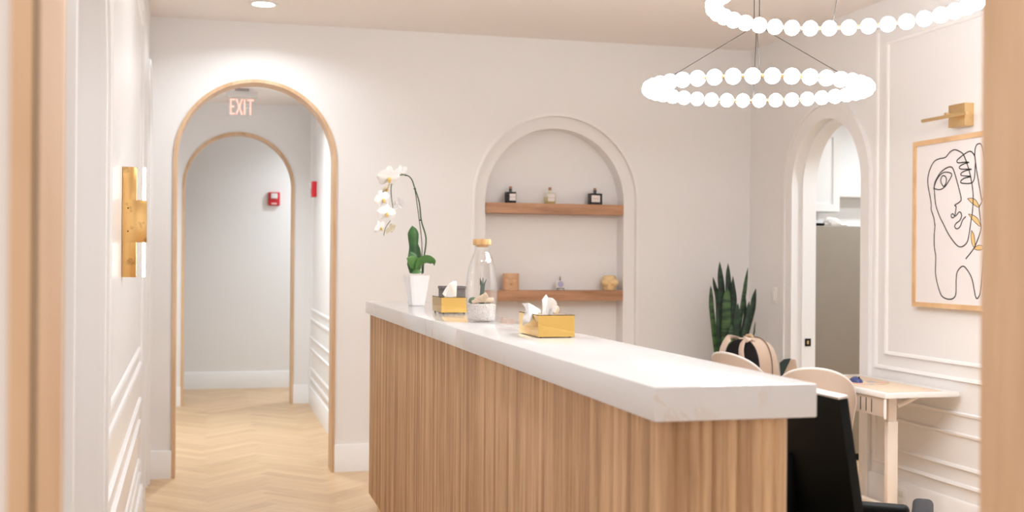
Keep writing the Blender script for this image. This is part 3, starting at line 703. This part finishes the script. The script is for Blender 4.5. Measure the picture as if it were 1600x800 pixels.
p = at(875, 445, y=YB + .085)
t = thing('display_plaque', (p.x, p.y, S2), 'small white plaque with a lilac disc on a wire easel, middle of lower shelf', 'ornament')
bm = new(); box(bm, -.031, .031, -.012, -.006, .016, .070, .002); pl = obj('plaque', bm, plain('plaque_white', (.80, .77, .76), .4), t, world=False)
bm = new(); lathe(bm, [(.001, 0), (.022, 0), (.022, .0012), (.001, .0012)], (0, 0, 0), 28); bm.transform(Matrix.Translation((0, -.0122, .044)) @ Matrix.Rotation(PI / 2, 4, 'X')); obj('disc', bm, plain('lilac', (.42, .42, .60), .5), pl, world=False, label='lilac disc')
bm = new()
for s in (-1, 1):
    tube(bm, [(s * .026, -.020, .0), (s * .024, -.016, .015), (s * .022, -.002, .016)], .0016, 8); tube(bm, [(s * .022, -.002, .0), (s * .022, -.002, .016), (0, .0, .086)], .0016, 8)
tube(bm, [(-.026, -.018, .015), (.026, -.018, .015)], .0016, 8); tube(bm, [(0, 0, .084), (-.006, 0, .091), (0, 0, .098), (.006, 0, .091), (0, 0, .084)], .0016, 8); tube(bm, [(0, .0, .08), (0, .03, .0)], .0016, 8)
obj('wire_easel', bm, BLACK, t, world=False)
p = at(952, 440, y=YB + .080)
bm = new()
def bust(a, z, r):
    d = (a + PI / 2 + .24 + PI) % (2 * PI) - PI; o = .006 * abs(math.cos(a)) * math.exp(-((z - .07) / .03) ** 2); 
    for s in (-.62, .62):
        q = ((d - s) / .52) ** 2 + ((z - .056) / .027) ** 2; o += .024 * math.sqrt(max(0, 1 - q)) if q < 1 else 0
        o += .004 * math.exp(-((d - s) / .06) ** 2 - ((z - .056) / .004) ** 2)
    return o
prof = [(.038, 0), (.042, .003)] + [(.042 + .010 * max(0, math.sin(PI * k / 30)) ** 1.2, .003 + .098 * k / 30) for k in range(1, 29)] + [(.040, .104), (.034, .107), (.030, .104)]
lathe(bm, prof, (p.x, p.y, S2), 120, disp=bust)
obj('torso_vase', bm, plain('cream_glaze', (.78, .56, .30), .2, Subsurface_Weight=.05), None, 'glossy cream torso-shaped vase at the right end of the lower niche shelf', 'vase', ang=70)

# ------------------------------------------------------------------ picture and its light
t = thing('framed_picture', (XR, 5.12, 1.62), 'framed black line drawing of a face with gold leaves on the right wall', 'picture')
y0, y1, z0, z1 = 4.72, 5.53, 1.172, 2.077; PX = XR - .028
def rect_ring(bm, y0, y1, z0, z1, w, xa, xb):
    V = [[bm.verts.new((x, y, z)) for y, z in ((y0 + o, z0 + o), (y1 - o, z0 + o), (y1 - o, z1 - o), (y0 + o, z1 - o))] for o, x in ((0, xa), (0, xb), (w, xb), (w, xa))]
    for a_, b_ in zip(V, V[1:] + V[:1]):
        for k in range(4): bm.faces.new((a_[k], a_[(k + 1) % 4], b_[(k + 1) % 4], b_[k]))
bm = new(); rect_ring(bm, y0, y1, z0, z1, .026, XR - .001, XR - .036); obj('frame', bm, FRAMEW, t, sm=False)
bm = new(); box(bm, PX, XR - .001, y0 + .02, y1 - .02, z0 + .02, z1 - .02); paper = obj('paper', bm, plain('art_paper', (.80, .765, .765), .6), t)
c6 = lambda u, v: at(1430 + .2 * u, 200 + .2 * v, x=PX - .0012); c7 = lambda u, v: at(1430 + .2 * u, 340 + .2 * v, x=PX - .0012)
def clip(ps): return [Vector((PX - .0012, min(max(p.y, y0 + .04), y1 - .03), p.z)) for p in ps]
INKB = plain('black_ink', (.01, .01, .01), .6)
LN = [
 [c6(*p) for p in ((400, 265), (375, 205), (340, 180), (305, 170), (270, 190), (235, 230), (190, 240), (150, 260), (120, 310), (100, 380), (100, 450), (115, 530), (125, 600), (125, 640), (145, 700), (153, 760))] + [c7(*p) for p in ((155, 60), (148, 150), (150, 240), (160, 300), (158, 420), (165, 480), (185, 560), (210, 615), (260, 638), (300, 628), (318, 590), (320, 480), (330, 420), (368, 380), (400, 400), (440, 470), (460, 560), (470, 615), (485, 632), (505, 600), (515, 540), (522, 460), (532, 360), (540, 250))],
 [c6(*p) for p in ((395, 250), (400, 265), (420, 330), (440, 420), (452, 520), (450, 620), (442, 690))] + [c7(*p) for p in ((438, 10), (425, 100), (410, 180), (380, 220), (345, 228), (310, 200), (260, 130), (220, 50))] + [c6(*p) for p in ((190, 690), (160, 600), (150, 500), (150, 440), (165, 400), (200, 345), (245, 312), (280, 305), (300, 330), (330, 430), (358, 545), (350, 575), (312, 600), (310, 608), (320, 615), (315, 650), (308, 690), (290, 702), (280, 685), (292, 670), (315, 688), (345, 655), (362, 680), (350, 720), (320, 745), (308, 770), (325, 788), (350, 770), (370, 720), (395, 692))],
 [c6(*p) for p in ((145, 470), (165, 410), (200, 362), (240, 345), (285, 360), (265, 410), (230, 460), (190, 482), (142, 472))],
 [c6(*p) for p in ((240, 450), (220, 455), (200, 420), (205, 385), (222, 372), (242, 390), (240, 430), (222, 462))],
 [c6(*p) for p in ((470, 250), (460, 210), (430, 182), (390, 200), (350, 230), (326, 255), (335, 272), (380, 268), (420, 268), (370, 285), (345, 305), (355, 320), (400, 322), (440, 322), (390, 335), (358, 355), (365, 372), (435, 378), (385, 392), (358, 412), (362, 430), (430, 432), (460, 400), (468, 300), (470, 250))],
 [c6(*p) for p in ((520, 565), (500, 450), (475, 300), (465, 200), (475, 140), (500, 122), (520, 135), (535, 200), (548, 290), (560, 400))],
 [c7(*p) for p in ((395, 322), (455, 245), (485, 180), (515, 90))] + [c6(*p) for p in ((512, 740), (508, 700), (500, 620), (518, 585), (545, 520))]]
bm = new()
for l in LN: tube(bm, catmull(clip(l), 4), .0033, 6, flat=((1, 0, 0), .35))
obj('line_drawing', bm, INKB, paper)
LV = [[c6(*p) for p in ((408, 552), (440, 548), (475, 565), (500, 620), (460, 600), (425, 570))], [c6(*p) for p in ((415, 672), (450, 680), (490, 710), (510, 770), (460, 730))],
      [c7(*p) for p in ((440, 100), (460, 140), (468, 235), (445, 210), (435, 150))], [c7(*p) for p in ((455, 240), (490, 218), (525, 220), (530, 245), (490, 255))]]
bm = new()
for l in LV: prism(bm, [(p.y, p.z) for p in clip(l)], lambda y, z: (PX - .0004, y, z), lambda y, z: (PX - .0010, y, z))
obj('gold_leaves', bm, plain('gold_paint', (.80, .52, .22), .5), paper, label='gold leaf shapes')
bm = new()
for l in LV: q = clip(l); tube(bm, catmull(q + [q[0]], 3), .0017, 6, flat=((1, 0, 0), .35))
obj('leaf_outline', bm, INKB, paper)
t = thing('picture_light', (XR, 5.12, 2.178), 'slim brass picture light above the line drawing', 'wall light')
bm = new(); box(bm, XR - .055, XR - .0005, 5.055, 5.19, 2.118, 2.235, .002); obj('wall_block', bm, SATIN, t)
bm = new(); tube(bm, [(XR - .055, 5.12, 2.175), (XR - .125, 5.12, 2.18)], .008, 12); obj('arm', bm, SATIN, t)
a = at(1441, 189.5, x=XR - .13); bm = new(); box(bm, XR - .139, XR - .121, 2 * 5.12 - a.y, a.y, a.z - .0085, a.z + .0085, .003); obj('lamp_bar', bm, SATIN, t)

# ------------------------------------------------------------------ wall sconce on the left wall
su = (YB - 4.52) / math.cos(LT)
w0 = Vector(mpl(su, 1.545, 0)); t = thing('wall_sconce', w0, 'aged brass vertical wall sconce with glowing tube on the left wall', 'wall light', -(PI / 2 - LT))
# local frame: x along the wall towards the camera, y out into the room
bm = new(); box(bm, -.03, .03, .0005, .052, -.207, .207, .003, mat=None); obj('back_bar', bm, BRASS, t, world=False)
bm = new(); box(bm, -.04, .036, .0505, .088, -.076, .082, .002); box(bm, .031, .038, .001, .088, -.076, .082, .001); obj('front_plate', bm, BRASS, t, world=False)
bm = new()
for zz in (-.035, .052): lathe(bm, [(.003, 0), (.003, .002)], (0, 0, 0), 12); 
bm.free(); bm = new()
for zz in (-.035, .052): ball(bm, (.0385, .022, zz), .003, u=10, v=8)
obj('screw', bm, plain('dark_screw', (.2, .12, .05), .4, 1), t, world=False)
TUBE = emit('sconce_tube', (1, .93, .82), 7)
for a_, b_ in ((-.207, -.077), (.083, .207)):
    bm = new(); box(bm, -.012, .012, .072, .084, a_, b_, .003); obj('light_tube', bm, TUBE, t, world=False, label='glowing white tube')

# ------------------------------------------------------------------ hall fittings
t = thing('exit_sign', (.2135, 10.2, 2.88), 'hanging EXIT sign with glowing red letters under the hall ceiling', 'sign')
bm = new(); box(bm, .155, .275, 10.17, 10.23, 2.856, 2.88, .002); obj('ceiling_mount', bm, plain('mount_grey', (.35, .31, .30), .4, .5), t)
bm = new(); box(bm, .075, .352, 10.175, 10.225, 2.806, 2.856, .003); obj('housing', bm, plain('brushed_aluminium', (.62, .60, .58), .4, .4), t)
bm = new(); box(bm, .09, .337, 10.197, 10.203, 2.635, 2.806, .001)
obj('acrylic_panel', bm, glass_mat('acrylic'), t)
EX = emit('exit_red', (1, .40, .33), 1.15)
def seg_letter(x0, x1, z0, z1, segs, name):
    bm = new(); w = .0105
    for a, b in segs:
        pa, pb = Vector((x0 + (x1 - x0) * a[0], 10.194, z0 + (z1 - z0) * a[1])), Vector((x0 + (x1 - x0) * b[0], 10.194, z0 + (z1 - z0) * b[1])); d = (pb - pa).normalized(); n_ = Vector((-d.z, 0, d.x)) * w / 2
        prism(bm, [(pa - n_), (pb - n_), (pb + n_), (pa + n_)] and [((pa - n_).x, (pa - n_).z), ((pb - n_).x, (pb - n_).z), ((pb + n_).x, (pb + n_).z), ((pa + n_).x, (pa + n_).z)], lambda u, v: (u, 10.191, v), lambda u, v: (u, 10.1965, v))
    obj(name, bm, EX, t, sm=False)
z0, z1 = 2.655, 2.785
seg_letter(.118, .158, z0, z1, [((.1, 0), (.1, 1)), ((0, .97), (1, .97)), ((0, .5), (.85, .5)), ((0, .03), (1, .03))], 'letter_e')
seg_letter(.170, .218, z0, z1, [((0, 0), (1, 1)), ((0, 1), (1, 0))], 'letter_x')
seg_letter(.232, .246, z0, z1, [((.5, 0), (.5, 1))], 'letter_i')
seg_letter(.262, .316, z0, z1, [((.5, 0), (.5, 1)), ((0, .97), (1, .97))], 'letter_t')
RED = plain('alarm_red', (.55, .012, .02), .3); CLR = plain('strobe_lens', (.75, .70, .70), .15)
def strobe(loc, rz, label):
    t = thing('fire_alarm_strobe', loc, label, 'fire alarm', rz, 'red fire alarm strobes')
    bm = new(); box(bm, -.062, .062, -.045, .0, -.072, .072, .008, 3); obj('housing', bm, RED, t, world=False)
    bm = new(); box(bm, -.036, .036, -.062, -.044, .002, .06, .008, 3); obj('strobe_lens', bm, CLR, t, world=False, label='clear strobe lens')
    bm = new(); box(bm, -.028, .028, -.047, -.044, -.058, -.046, .001); obj('nameplate', bm, LABELM, t, world=False, label='small white strip')
    return t
pa = at(428, 311, y=12.6); s1 = strobe((pa.x, 12.6, pa.z), 0, 'red fire alarm strobe on the far corridor wall seen through both arches')
pb = at(494, 296, x=XH); s2 = dup(s1, (XH, pb.y, pb.z), -PI / 2, 'red fire alarm strobe on the right wall of the hall, seen from the side')
# right wall details
pw = at(1210, 462, x=XR)
t = thing('light_switch', (XR, pw.y, pw.z), 'white light switch plate on the right wall beside the doorway', 'light switch')
bm = new(); box(bm, XR - .007, XR, pw.y - .036, pw.y + .036, pw.z - .058, pw.z + .058, .002); obj('plate', bm, WHITEP, t)
bm = new(); box(bm, XR - .012, XR - .006, pw.y - .016, pw.y + .016, pw.z - .032, pw.z + .032, .002); obj('rocker', bm, WHITEP, t)
t = thing('wall_outlet', (XR - .016, 5.64, .09), 'white power outlet low on the right wall below the desk', 'outlet')
bm = new(); box(bm, XR - .023, XR - .0165, 5.60, 5.68, .035, .145, .002); obj('plate', bm, WHITEP, t)
bm = new(); box(bm, XR - .0265, XR - .0225, 5.62, 5.66, .05, .082, .001); box(bm, XR - .0265, XR - .0225, 5.62, 5.66, .098, .13, .001); obj('socket', bm, plain('socket', (.7, .68, .66), .4), t)
ps = at(1262, 535, y=DC + DR - .018)
t = thing('strike_plate', (ps.x, ps.y, ps.z), 'black door strike plate on the white doorway jamb', 'strike plate')
bm = new(); box(bm, ps.x - .022, ps.x + .022, ps.y - .004, ps.y, ps.z - .026, ps.z + .026, .001); obj('plate', bm, BLACK, t)
bm = new(); box(bm, ps.x - .008, ps.x + .006, ps.y - .0055, ps.y - .004, ps.z - .012, ps.z + .012, .0005); obj('latch_hole', bm, SATIN, t, label='brass latch opening')

# ------------------------------------------------------------------ pantry
t = thing('refrigerator', (4.37, 7.55, 0), 'taupe refrigerator standing in the pantry beyond the arched doorway', 'refrigerator')
TA = plain('taupe_steel', (.28, .235, .19), .45, .1, var=.05, bscale=6)
bm = new(); box(bm, 4.0, 4.72, 7.27, 7.95, .03, 1.665, .006); obj('cabinet', bm, TA, t)
bm = new(); box(bm, 4.0, 4.72, 7.21, 7.268, .05, 1.665, .006); dr = obj('door', bm, TA, t)
bm = new(); tube(bm, [(4.66, 7.21, .85), (4.66, 7.17, .87), (4.66, 7.17, 1.35), (4.66, 7.21, 1.37)], .009, 10); obj('handle', bm, plain('steel_handle', (.5, .5, .5), .3, 1), dr)
bm = new(); box(bm, 4.02, 4.70, 7.24, 7.94, 0, .05); obj('kick_grille', bm, BLACK, t)
bm = new(); lathe(bm, [(.07, 0), (.10, .004), (.105, .018), (.10, .020), (.068, .008)], (4.11, 7.34, 1.665), 32)
obj('serving_tray', bm, BLACK, None, 'flat black round tray lying on top of the refrigerator', 'tray')
bm = new()
for x, y, r_, h in ((4.28, 7.38, .024, .8), (4.315, 7.37, .04, .9), (4.36, 7.39, .03, .8), (4.41, 7.38, .03, .5), (4.31, 7.42, .035, 1.1)): ball(bm, (x, y, 1.665 + r_ * h * .8), r_, (1.3, 1, h), 20, 14)
for v in bm.verts:
    v.co += Vector((noise.noise(v.co * 35), noise.noise(v.co * 37 + Vector((3, 0, 0))), noise.noise(v.co * 33))) * .009
    v.co.z = max(v.co.z, 1.666)
obj('crumpled_cloth', bm, plain('white_cloth', (.80, .76, .73), .8), None, 'crumpled white cloth lying on top of the refrigerator', 'cloth')
t = thing('wall_cabinet', (4.31, 8.12, 1.79), 'white shaker wall cabinet above the refrigerator', 'cabinet')
bm = new(); box(bm, 3.92, 4.62, 7.82, 8.12, 1.79, 2.42, .002); obj('cabinet_body', bm, WHITEP, t)
for xa, xb in ((3.925, 4.615),):
    bm = new(); box(bm, xa, xb, 7.80, 7.8195, 1.795, 2.415, .001); f = .055
    dd = obj('door', bm, WHITEP, t); bm = new(); rm = lambda u, z, d: (u, 7.80 - d, z)
    box(bm, xa, xb, 7.792, 7.80, 1.795, 1.795 + f); box(bm, xa, xb, 7.792, 7.80, 2.415 - f, 2.415); box(bm, xa, xa + f, 7.792, 7.80, 1.795 + f, 2.415 - f); box(bm, xb - f, xb, 7.792, 7.80, 1.795 + f, 2.415 - f)
    obj('door_frame', bm, WHITEP, dd)
bm = new(); box(bm, 4.66, 5.7, 7.98, 8.12, 1.92, 1.95, .003); obj('wall_ledge', bm, WHITEP, None, 'narrow white ledge on the pantry wall beside the cabinet', 'shelf')

# ------------------------------------------------------------------ desk, mat, mouse
t = thing('standing_desk', (3.51, 5.6, 0), 'white standing desk with slotted tray against the right wall', 'desk')
DZ = .745
bm = new(); box(bm, 3.305, 3.742, 5.13, 6.05, DZ - .026, DZ, .003); obj('desktop', bm, WHITEP, t)
CREAM = plain('cream_metal', (.80, .71, .62), .4)
for yy in (5.24, 5.92):
    bm = new(); box(bm, 3.398, 3.458, yy + .006, yy + .04, .05, DZ - .16, .004); l = obj('leg', bm, CREAM, t)
    bm = new(); box(bm, 3.404, 3.452, yy + .011, yy + .035, DZ - .16, DZ - .026, .002); obj('inner_column', bm, CREAM, l)
    bm = new(); box(bm, 3.20 if yy > 5.5 else 3.22, 3.70, yy - .01, yy + .06, .0, .05, .006); obj('foot', bm, CREAM, t)
    bm = new(); tube(bm, [(3.46, yy + .02, DZ - .085), (3.60, yy + .02, DZ - .03)], .011, 10); obj('brace', bm, CREAM, t)
bm = new(); box(bm, 3.40, 3.44, 5.29, 5.93, .10, .14, .004); obj('crossbar', bm, CREAM, t)
bm = new(); box(bm, 3.318, 3.328, 5.15, 6.0, DZ - .125, DZ - .027, .001); tr = obj('slotted_tray', bm, plain('tray_beige', (.60, .50, .42), .5), t)
bm = new()
for k in range(12):
    bm = new(); box(bm, 3.3165, 3.3185, 5.27 + k * .052, 5.276 + k * .052, DZ - .112, DZ - .042); obj('slot', bm, BLACK, tr)
bm = new(); tube(bm, [(3.312, 5.142, DZ - .03), (3.312, 5.142, DZ - .13)], .007, 10); obj('corner_post', bm, WHITEP, t)
bm = new(); box(bm, 3.345, 3.66, 5.165, 5.95, DZ, DZ + .003, .001); obj('desk_mat', bm, plain('tan_leather', (.76, .62, .48), .6), None, 'tan desk mat lying on the white standing desk', 'desk mat')
mm, N, Lk, b = nt('floral_print'); tc = N.new('ShaderNodeTexCoord'); vo = N.new('ShaderNodeTexVoronoi'); vo.inputs['Scale'].default_value = 28; Lk.new(tc.outputs['Object'], vo.inputs['Vector'])
r = N.new('ShaderNodeValToRGB'); e = r.color_ramp.elements; e[0].color = (.75, .30, .25, 1); e[1].color = (.80, .62, .30, 1); e[1].position = .8; x = e.new(.3); x.color = (.78, .62, .52, 1); x = e.new(.55); x.color = (.30, .33, .55, 1)
sc_ = N.new('ShaderNodeSeparateColor'); Lk.new(vo.outputs['Color'], sc_.inputs[0]); Lk.new(sc_.outputs[0], r.inputs['Fac']); Lk.new(r.outputs['Color'], b.inputs['Base Color'])
bm = new(); lathe(bm, [(.118, 0), (.12, .001), (.12, .003), (.118, .004)], (3.49, 5.60, DZ + .003), 48); obj('mouse_pad', bm, mm, None, 'round floral mouse pad lying on the tan desk mat', 'mouse pad')
t = thing('computer_mouse', (3.425, 5.60, DZ + .007), 'small blue mouse on the floral mouse pad', 'mouse')
bm = new(); ball(bm, (3.425, 5.60, DZ + .007), .05, (.62, 1, .62), 24, 16)
bmesh.ops.bisect_plane(bm, geom=bm.verts[:] + bm.edges[:] + bm.faces[:], plane_co=(0, 0, DZ + .0075), plane_no=(0, 0, -1), clear_outer=True); bmesh.ops.holes_fill(bm, edges=bm.edges[:])
obj('shell', bm, plain('blue_plastic', (.05, .07, .20), .3), t)
bm = new(); ball(bm, (3.425, 5.568, DZ + .0345), .006, (.5, 1, 1), 12, 8); obj('scroll_wheel', bm, BLACK, t)

# ------------------------------------------------------------------ tub chairs
SHELL = plain('tan_shell', (.56, .45, .375), .6, bump=.1, bscale=300); RIM = plain('white_rim', (.82, .78, .75), .3)
def tub_chair(loc, rz, label):
    """local: faces +x, backrest wraps round at -x"""
    t = thing('tub_chair', loc, label, 'chair', rz, 'tan tub chairs at the standing desk')
    n, m = 40, 12; A = math.radians(92)
    def pt(a, s, off):
        top = .64 + .22 * max(0, math.cos(a * .96)) ** .55
        z = .44 + (top - .44) * s; r = .160 + .035 * s + off
        return Vector((-math.cos(a) * r * .92, math.sin(a) * r * 1.04, z))
    bm = new(); O, I = [], []
    for i in range(n + 1):
        a = -A + 2 * A * i / n; O.append([bm.verts.new(pt(a, k / m, 0)) for k in range(m + 1)]); I.append([bm.verts.new(pt(a, k / m, -.014)) for k in range(m + 1)])
    for i in range(n):
        for k in range(m): bm.faces.new((O[i][k], O[i + 1][k], O[i + 1][k + 1], O[i][k + 1])); bm.faces.new((I[i][k], I[i][k + 1], I[i + 1][k + 1], I[i + 1][k]))
        bm.faces.new((O[i][0], I[i][0], I[i + 1][0], O[i + 1][0])); bm.faces.new((O[i][m], O[i + 1][m], I[i + 1][m], I[i][m]))
    for L_ in (0, n):
        for k in range(m): bm.faces.new((O[L_][k], O[L_][k + 1], I[L_][k + 1], I[L_][k]))
    obj('backrest', bm, SHELL, t, world=False, ang=60)
    bm = new(); path = [pt(-A, k / m, -.007) for k in range(0, m)] + [pt(-A + 2 * A * i / n, 1, -.007) for i in range(n + 1)] + [pt(A, k / m, -.007) for k in range(m - 1, -1, -1)]
    tube(bm, path, .0085, 10); obj('rim', bm, RIM, t, world=False, label='white rim', ang=180)
    bm = new(); lathe(bm, [(.08, .395), (.15, .40), (.172, .425), (.178, .445), (.172, .457), (.14, .462), (.02, .458)], (0, 0, 0), 40); obj('seat', bm, SHELL, t, world=False)
    for sx in (-1, 1):
        for sy in (-1, 1): bm = new(); tube(bm, [(sx * .10, sy * .10, .40), (sx * .17, sy * .17, 0)], [.014, .009], 12); obj('leg', bm, FRAMEW, t, world=False)
    return t
CH2 = (3.02, 5.10, 0); CH1 = (3.18, 6.16, 0)
ch = tub_chair((3.10, 5.45, 0), math.radians(55), 'tan tub chair with white rim nearer the camera at the desk')
dup(ch, (3.125, 6.37, 0), math.radians(20), 'tan tub chair with white rim, the farther one with a backpack on its seat')

# ------------------------------------------------------------------ backpack on the far chair
BEI = plain('beige_canvas', (.58, .43, .33), .85, bump=.3, bscale=200); BEI2 = plain('beige_trim', (.66, .52, .42), .7)
bl = Vector((3.115, 6.37, .47)); b_ = math.radians(30)
t = thing('backpack', bl, 'beige backpack with black mesh back sitting on the farther tub chair', 'backpack', b_ - PI / 2 + PI)   # rotation so local -y = back panel
t.rotation_euler = (0, 0, -math.radians(72))
# local: x across the panel (towards the camera's right), y into the bag's depth, z up
HB, WB = .475, .156
def sec(v, k=1.0, n=28):      # rounded top outline at depth v
    o = [(-WB * k, 0)]
    for i in range(n + 1):
        a = PI * i / n; o.append((-WB * k * math.copysign(abs(math.cos(a)) ** .75, math.cos(a)), HB * k * (.52 + .48 * math.sin(a) ** .8)))
    o.append((WB * k, 0)); return o
def loft(bm, secs):
    R_ = [[bm.verts.new((x, y, z)) for x, z in pts] for pts, y in secs]
    for p_, q_ in zip(R_, R_[1:]):
        for i in range(len(p_)): j = (i + 1) % len(p_); bm.faces.new((p_[i], p_[j], q_[j], q_[i]))
    bm.faces.new(R_[0]); bm.faces.new(R_[-1][::-1])
bm = new(); loft(bm, [(sec(0, .90), -.012), (sec(0, .975), -.006), (sec(0, .985), .0)]); obj('back_panel', bm, BLACKF, t, world=False, label='black mesh back panel')
bm = new(); loft(bm, [(sec(0, .985), .0005), (sec(0, 1.0), .015), (sec(0, 1.0), .11), (sec(0, .95), .16), (sec(0, .84), .185)]); 
obj('main_compartment', bm, BEI, t, world=False)
bm = new(); loft(bm, [([(x, z * .62 + .02) for x, z in sec(0, .80)], .180), ([(x, z * .62 + .02) for x, z in sec(0, .82)], .225), ([(x, z * .62 + .02) for x, z in sec(0, .70)], .25)]); fp = obj('front_pocket', bm, BEI, t, world=False)
bm = new(); tube(bm, [(x, .222, z * .62 + .022) for x, z in sec(0, .825)[1:-1]], .004, 8); obj('zip', bm, plain('zip_brown', (.25, .17, .13), .5), fp, world=False)
bm = new(); tube(bm, [(x, .100, z) for x, z in sec(0, 1.008)[1:-1]], .004, 8); obj('zip', bm, plain('zip_dark', (.22, .15, .12), .5), t, world=False)
for s in (-1, 1):
    bm = new(); pth = catmull([(s * .055, .04, HB * .97), (s * .06, -.01, HB * 1.0), (s * .068, -.055, HB * .97), (s * .08, -.085, HB * .84), (s * .10, -.078, HB * .66), (s * .13, -.03, HB * .42)], 6)
    tube(bm, pth, .024, 12, flat=((0, 1, .35), .28)); st = obj('strap', bm, BEI2, t, world=False, label='beige shoulder strap')
    bm = new(); box(bm, s * .098 - .028, s * .098 + .028, -.092, -.070, HB * .68, HB * .71, .003); obj('buckle', bm, plain('strap_buckle', (.35, .27, .22), .4), st, world=False)
bm = new(); tube(bm, catmull([(-.03, .06, HB * .99), (-.02, .06, HB * 1.025), (.02, .06, HB * 1.025), (.03, .06, HB * .99)], 6), .008, 10); obj('top_handle', bm, plain('tan_loop', (.62, .44, .27), .7), t, world=False)
bm = new(); loft(bm, [([(x * .5 + .14, z * .45 + .03) for x, z in sec(0, .62)], .05), ([(x * .5 + .15, z * .45 + .03) for x, z in sec(0, .62)], .12)]); 
obj('side_pocket', bm, BEI, t, world=False)
of = lambda pts, ya, yb_, nm, mt: (lambda b2: (prism(b2, pts, lambda u, v: at(u, v, y=ya), lambda u, v: at(u, v, y=yb_)), obj(nm, b2, mt, t))[1])(new())
of([(1219, 596), (1222, 584), (1236, 561), (1243, 562), (1247, 582), (1244, 591), (1232, 596)], 6.36, 6.42, 'open_flap', BEI)
of([(1220, 593), (1218, 567), (1225, 561), (1236, 560)], 6.345, 6.355, 'flap_lining', plain('dark_green_lining', (.02, .04, .035), .7))

# ------------------------------------------------------------------ snake plant
PB = Vector((3.36, 7.17, 0))
t = thing('snake_plant', PB, 'tall snake plant with upright striped leaves in the corner by the doorway', 'plant')
bm = new(); lathe(bm, [(.11, 0), (.125, .01), (.165, .50), (.175, .56), (.17, .565), (.160, .555), (.155, .52)], PB, 40); obj('planter', bm, plain('grey_planter', (.45, .42, .40), .6), t)
bm = new(); lathe(bm, [(.154, .50), (.154, .53)], PB, 30); obj('soil', bm, plain('soil', (.05, .035, .025), .95, bump=.6, bscale=60), t, kind='stuff')
SG = leaf_mat('snake_leaf', (.008, .032, .014), (.055, .12, .035), 5, (1, 1, 9)); SD = leaf_mat('snake_leaf_dark', (.006, .022, .012), (.016, .05, .022), 6, (1, 1, 6))
cs = lambda u, v, y: at(1095 + u / 5, 400 + v / 5, y=y)
for tip, mid, bx, w, yy, m_ in (((147, 45), (165, 300), 165, 30, 7.24, SD), ((213, 58), (218, 300), 205, 27, 7.22, SD), ((368, 92), (335, 340), 300, 20, 7.18, SG), ((95, 165), (135, 350), 160, 20, 7.26, SD),
        ((78, 232), (88, 420), 135, 22, 7.14, SG), ((250, 158), (262, 380), 240, 24, 7.17, SD), ((207, 240), (202, 430), 190, 36, 7.08, SG), ((430, 255), (400, 440), 330, 28, 7.20, SD), ((377, 355), (365, 480), 310, 20, 7.14, SD),
        ((290, 370), (285, 520), 260, 26, 7.10, SD), ((242, 535), (235, 640), 225, 24, 7.04, SG), ((352, 330), (340, 520), 300, 14, 7.25, SD), ((130, 400), (138, 560), 160, 18, 7.10, SD), ((426, 515), (412, 620), 345, 8, 7.12, SG)):
    bt = cs(bx, 500, yy); k = (w / 5) / FPX * 7.6
    base_ = Vector((PB.x + (bt.x - PB.x) * .45, PB.y + (yy - PB.y) * .8, .53)); tipv, midv = cs(*tip, yy), cs(*mid, yy)
    bm = new(); leaf(bm, [base_, base_.lerp(midv, .55) + Vector((0, 0, 0)), midv, midv.lerp(tipv, .6), tipv], [k * .6, k * .85, k, k * 1.0, k * .95, k * .8, k * .5, .0008], (1, .25 * random.uniform(-1, 1), 0), .3, 6)
    obj('leaf', bm, m_, t, ang=60)
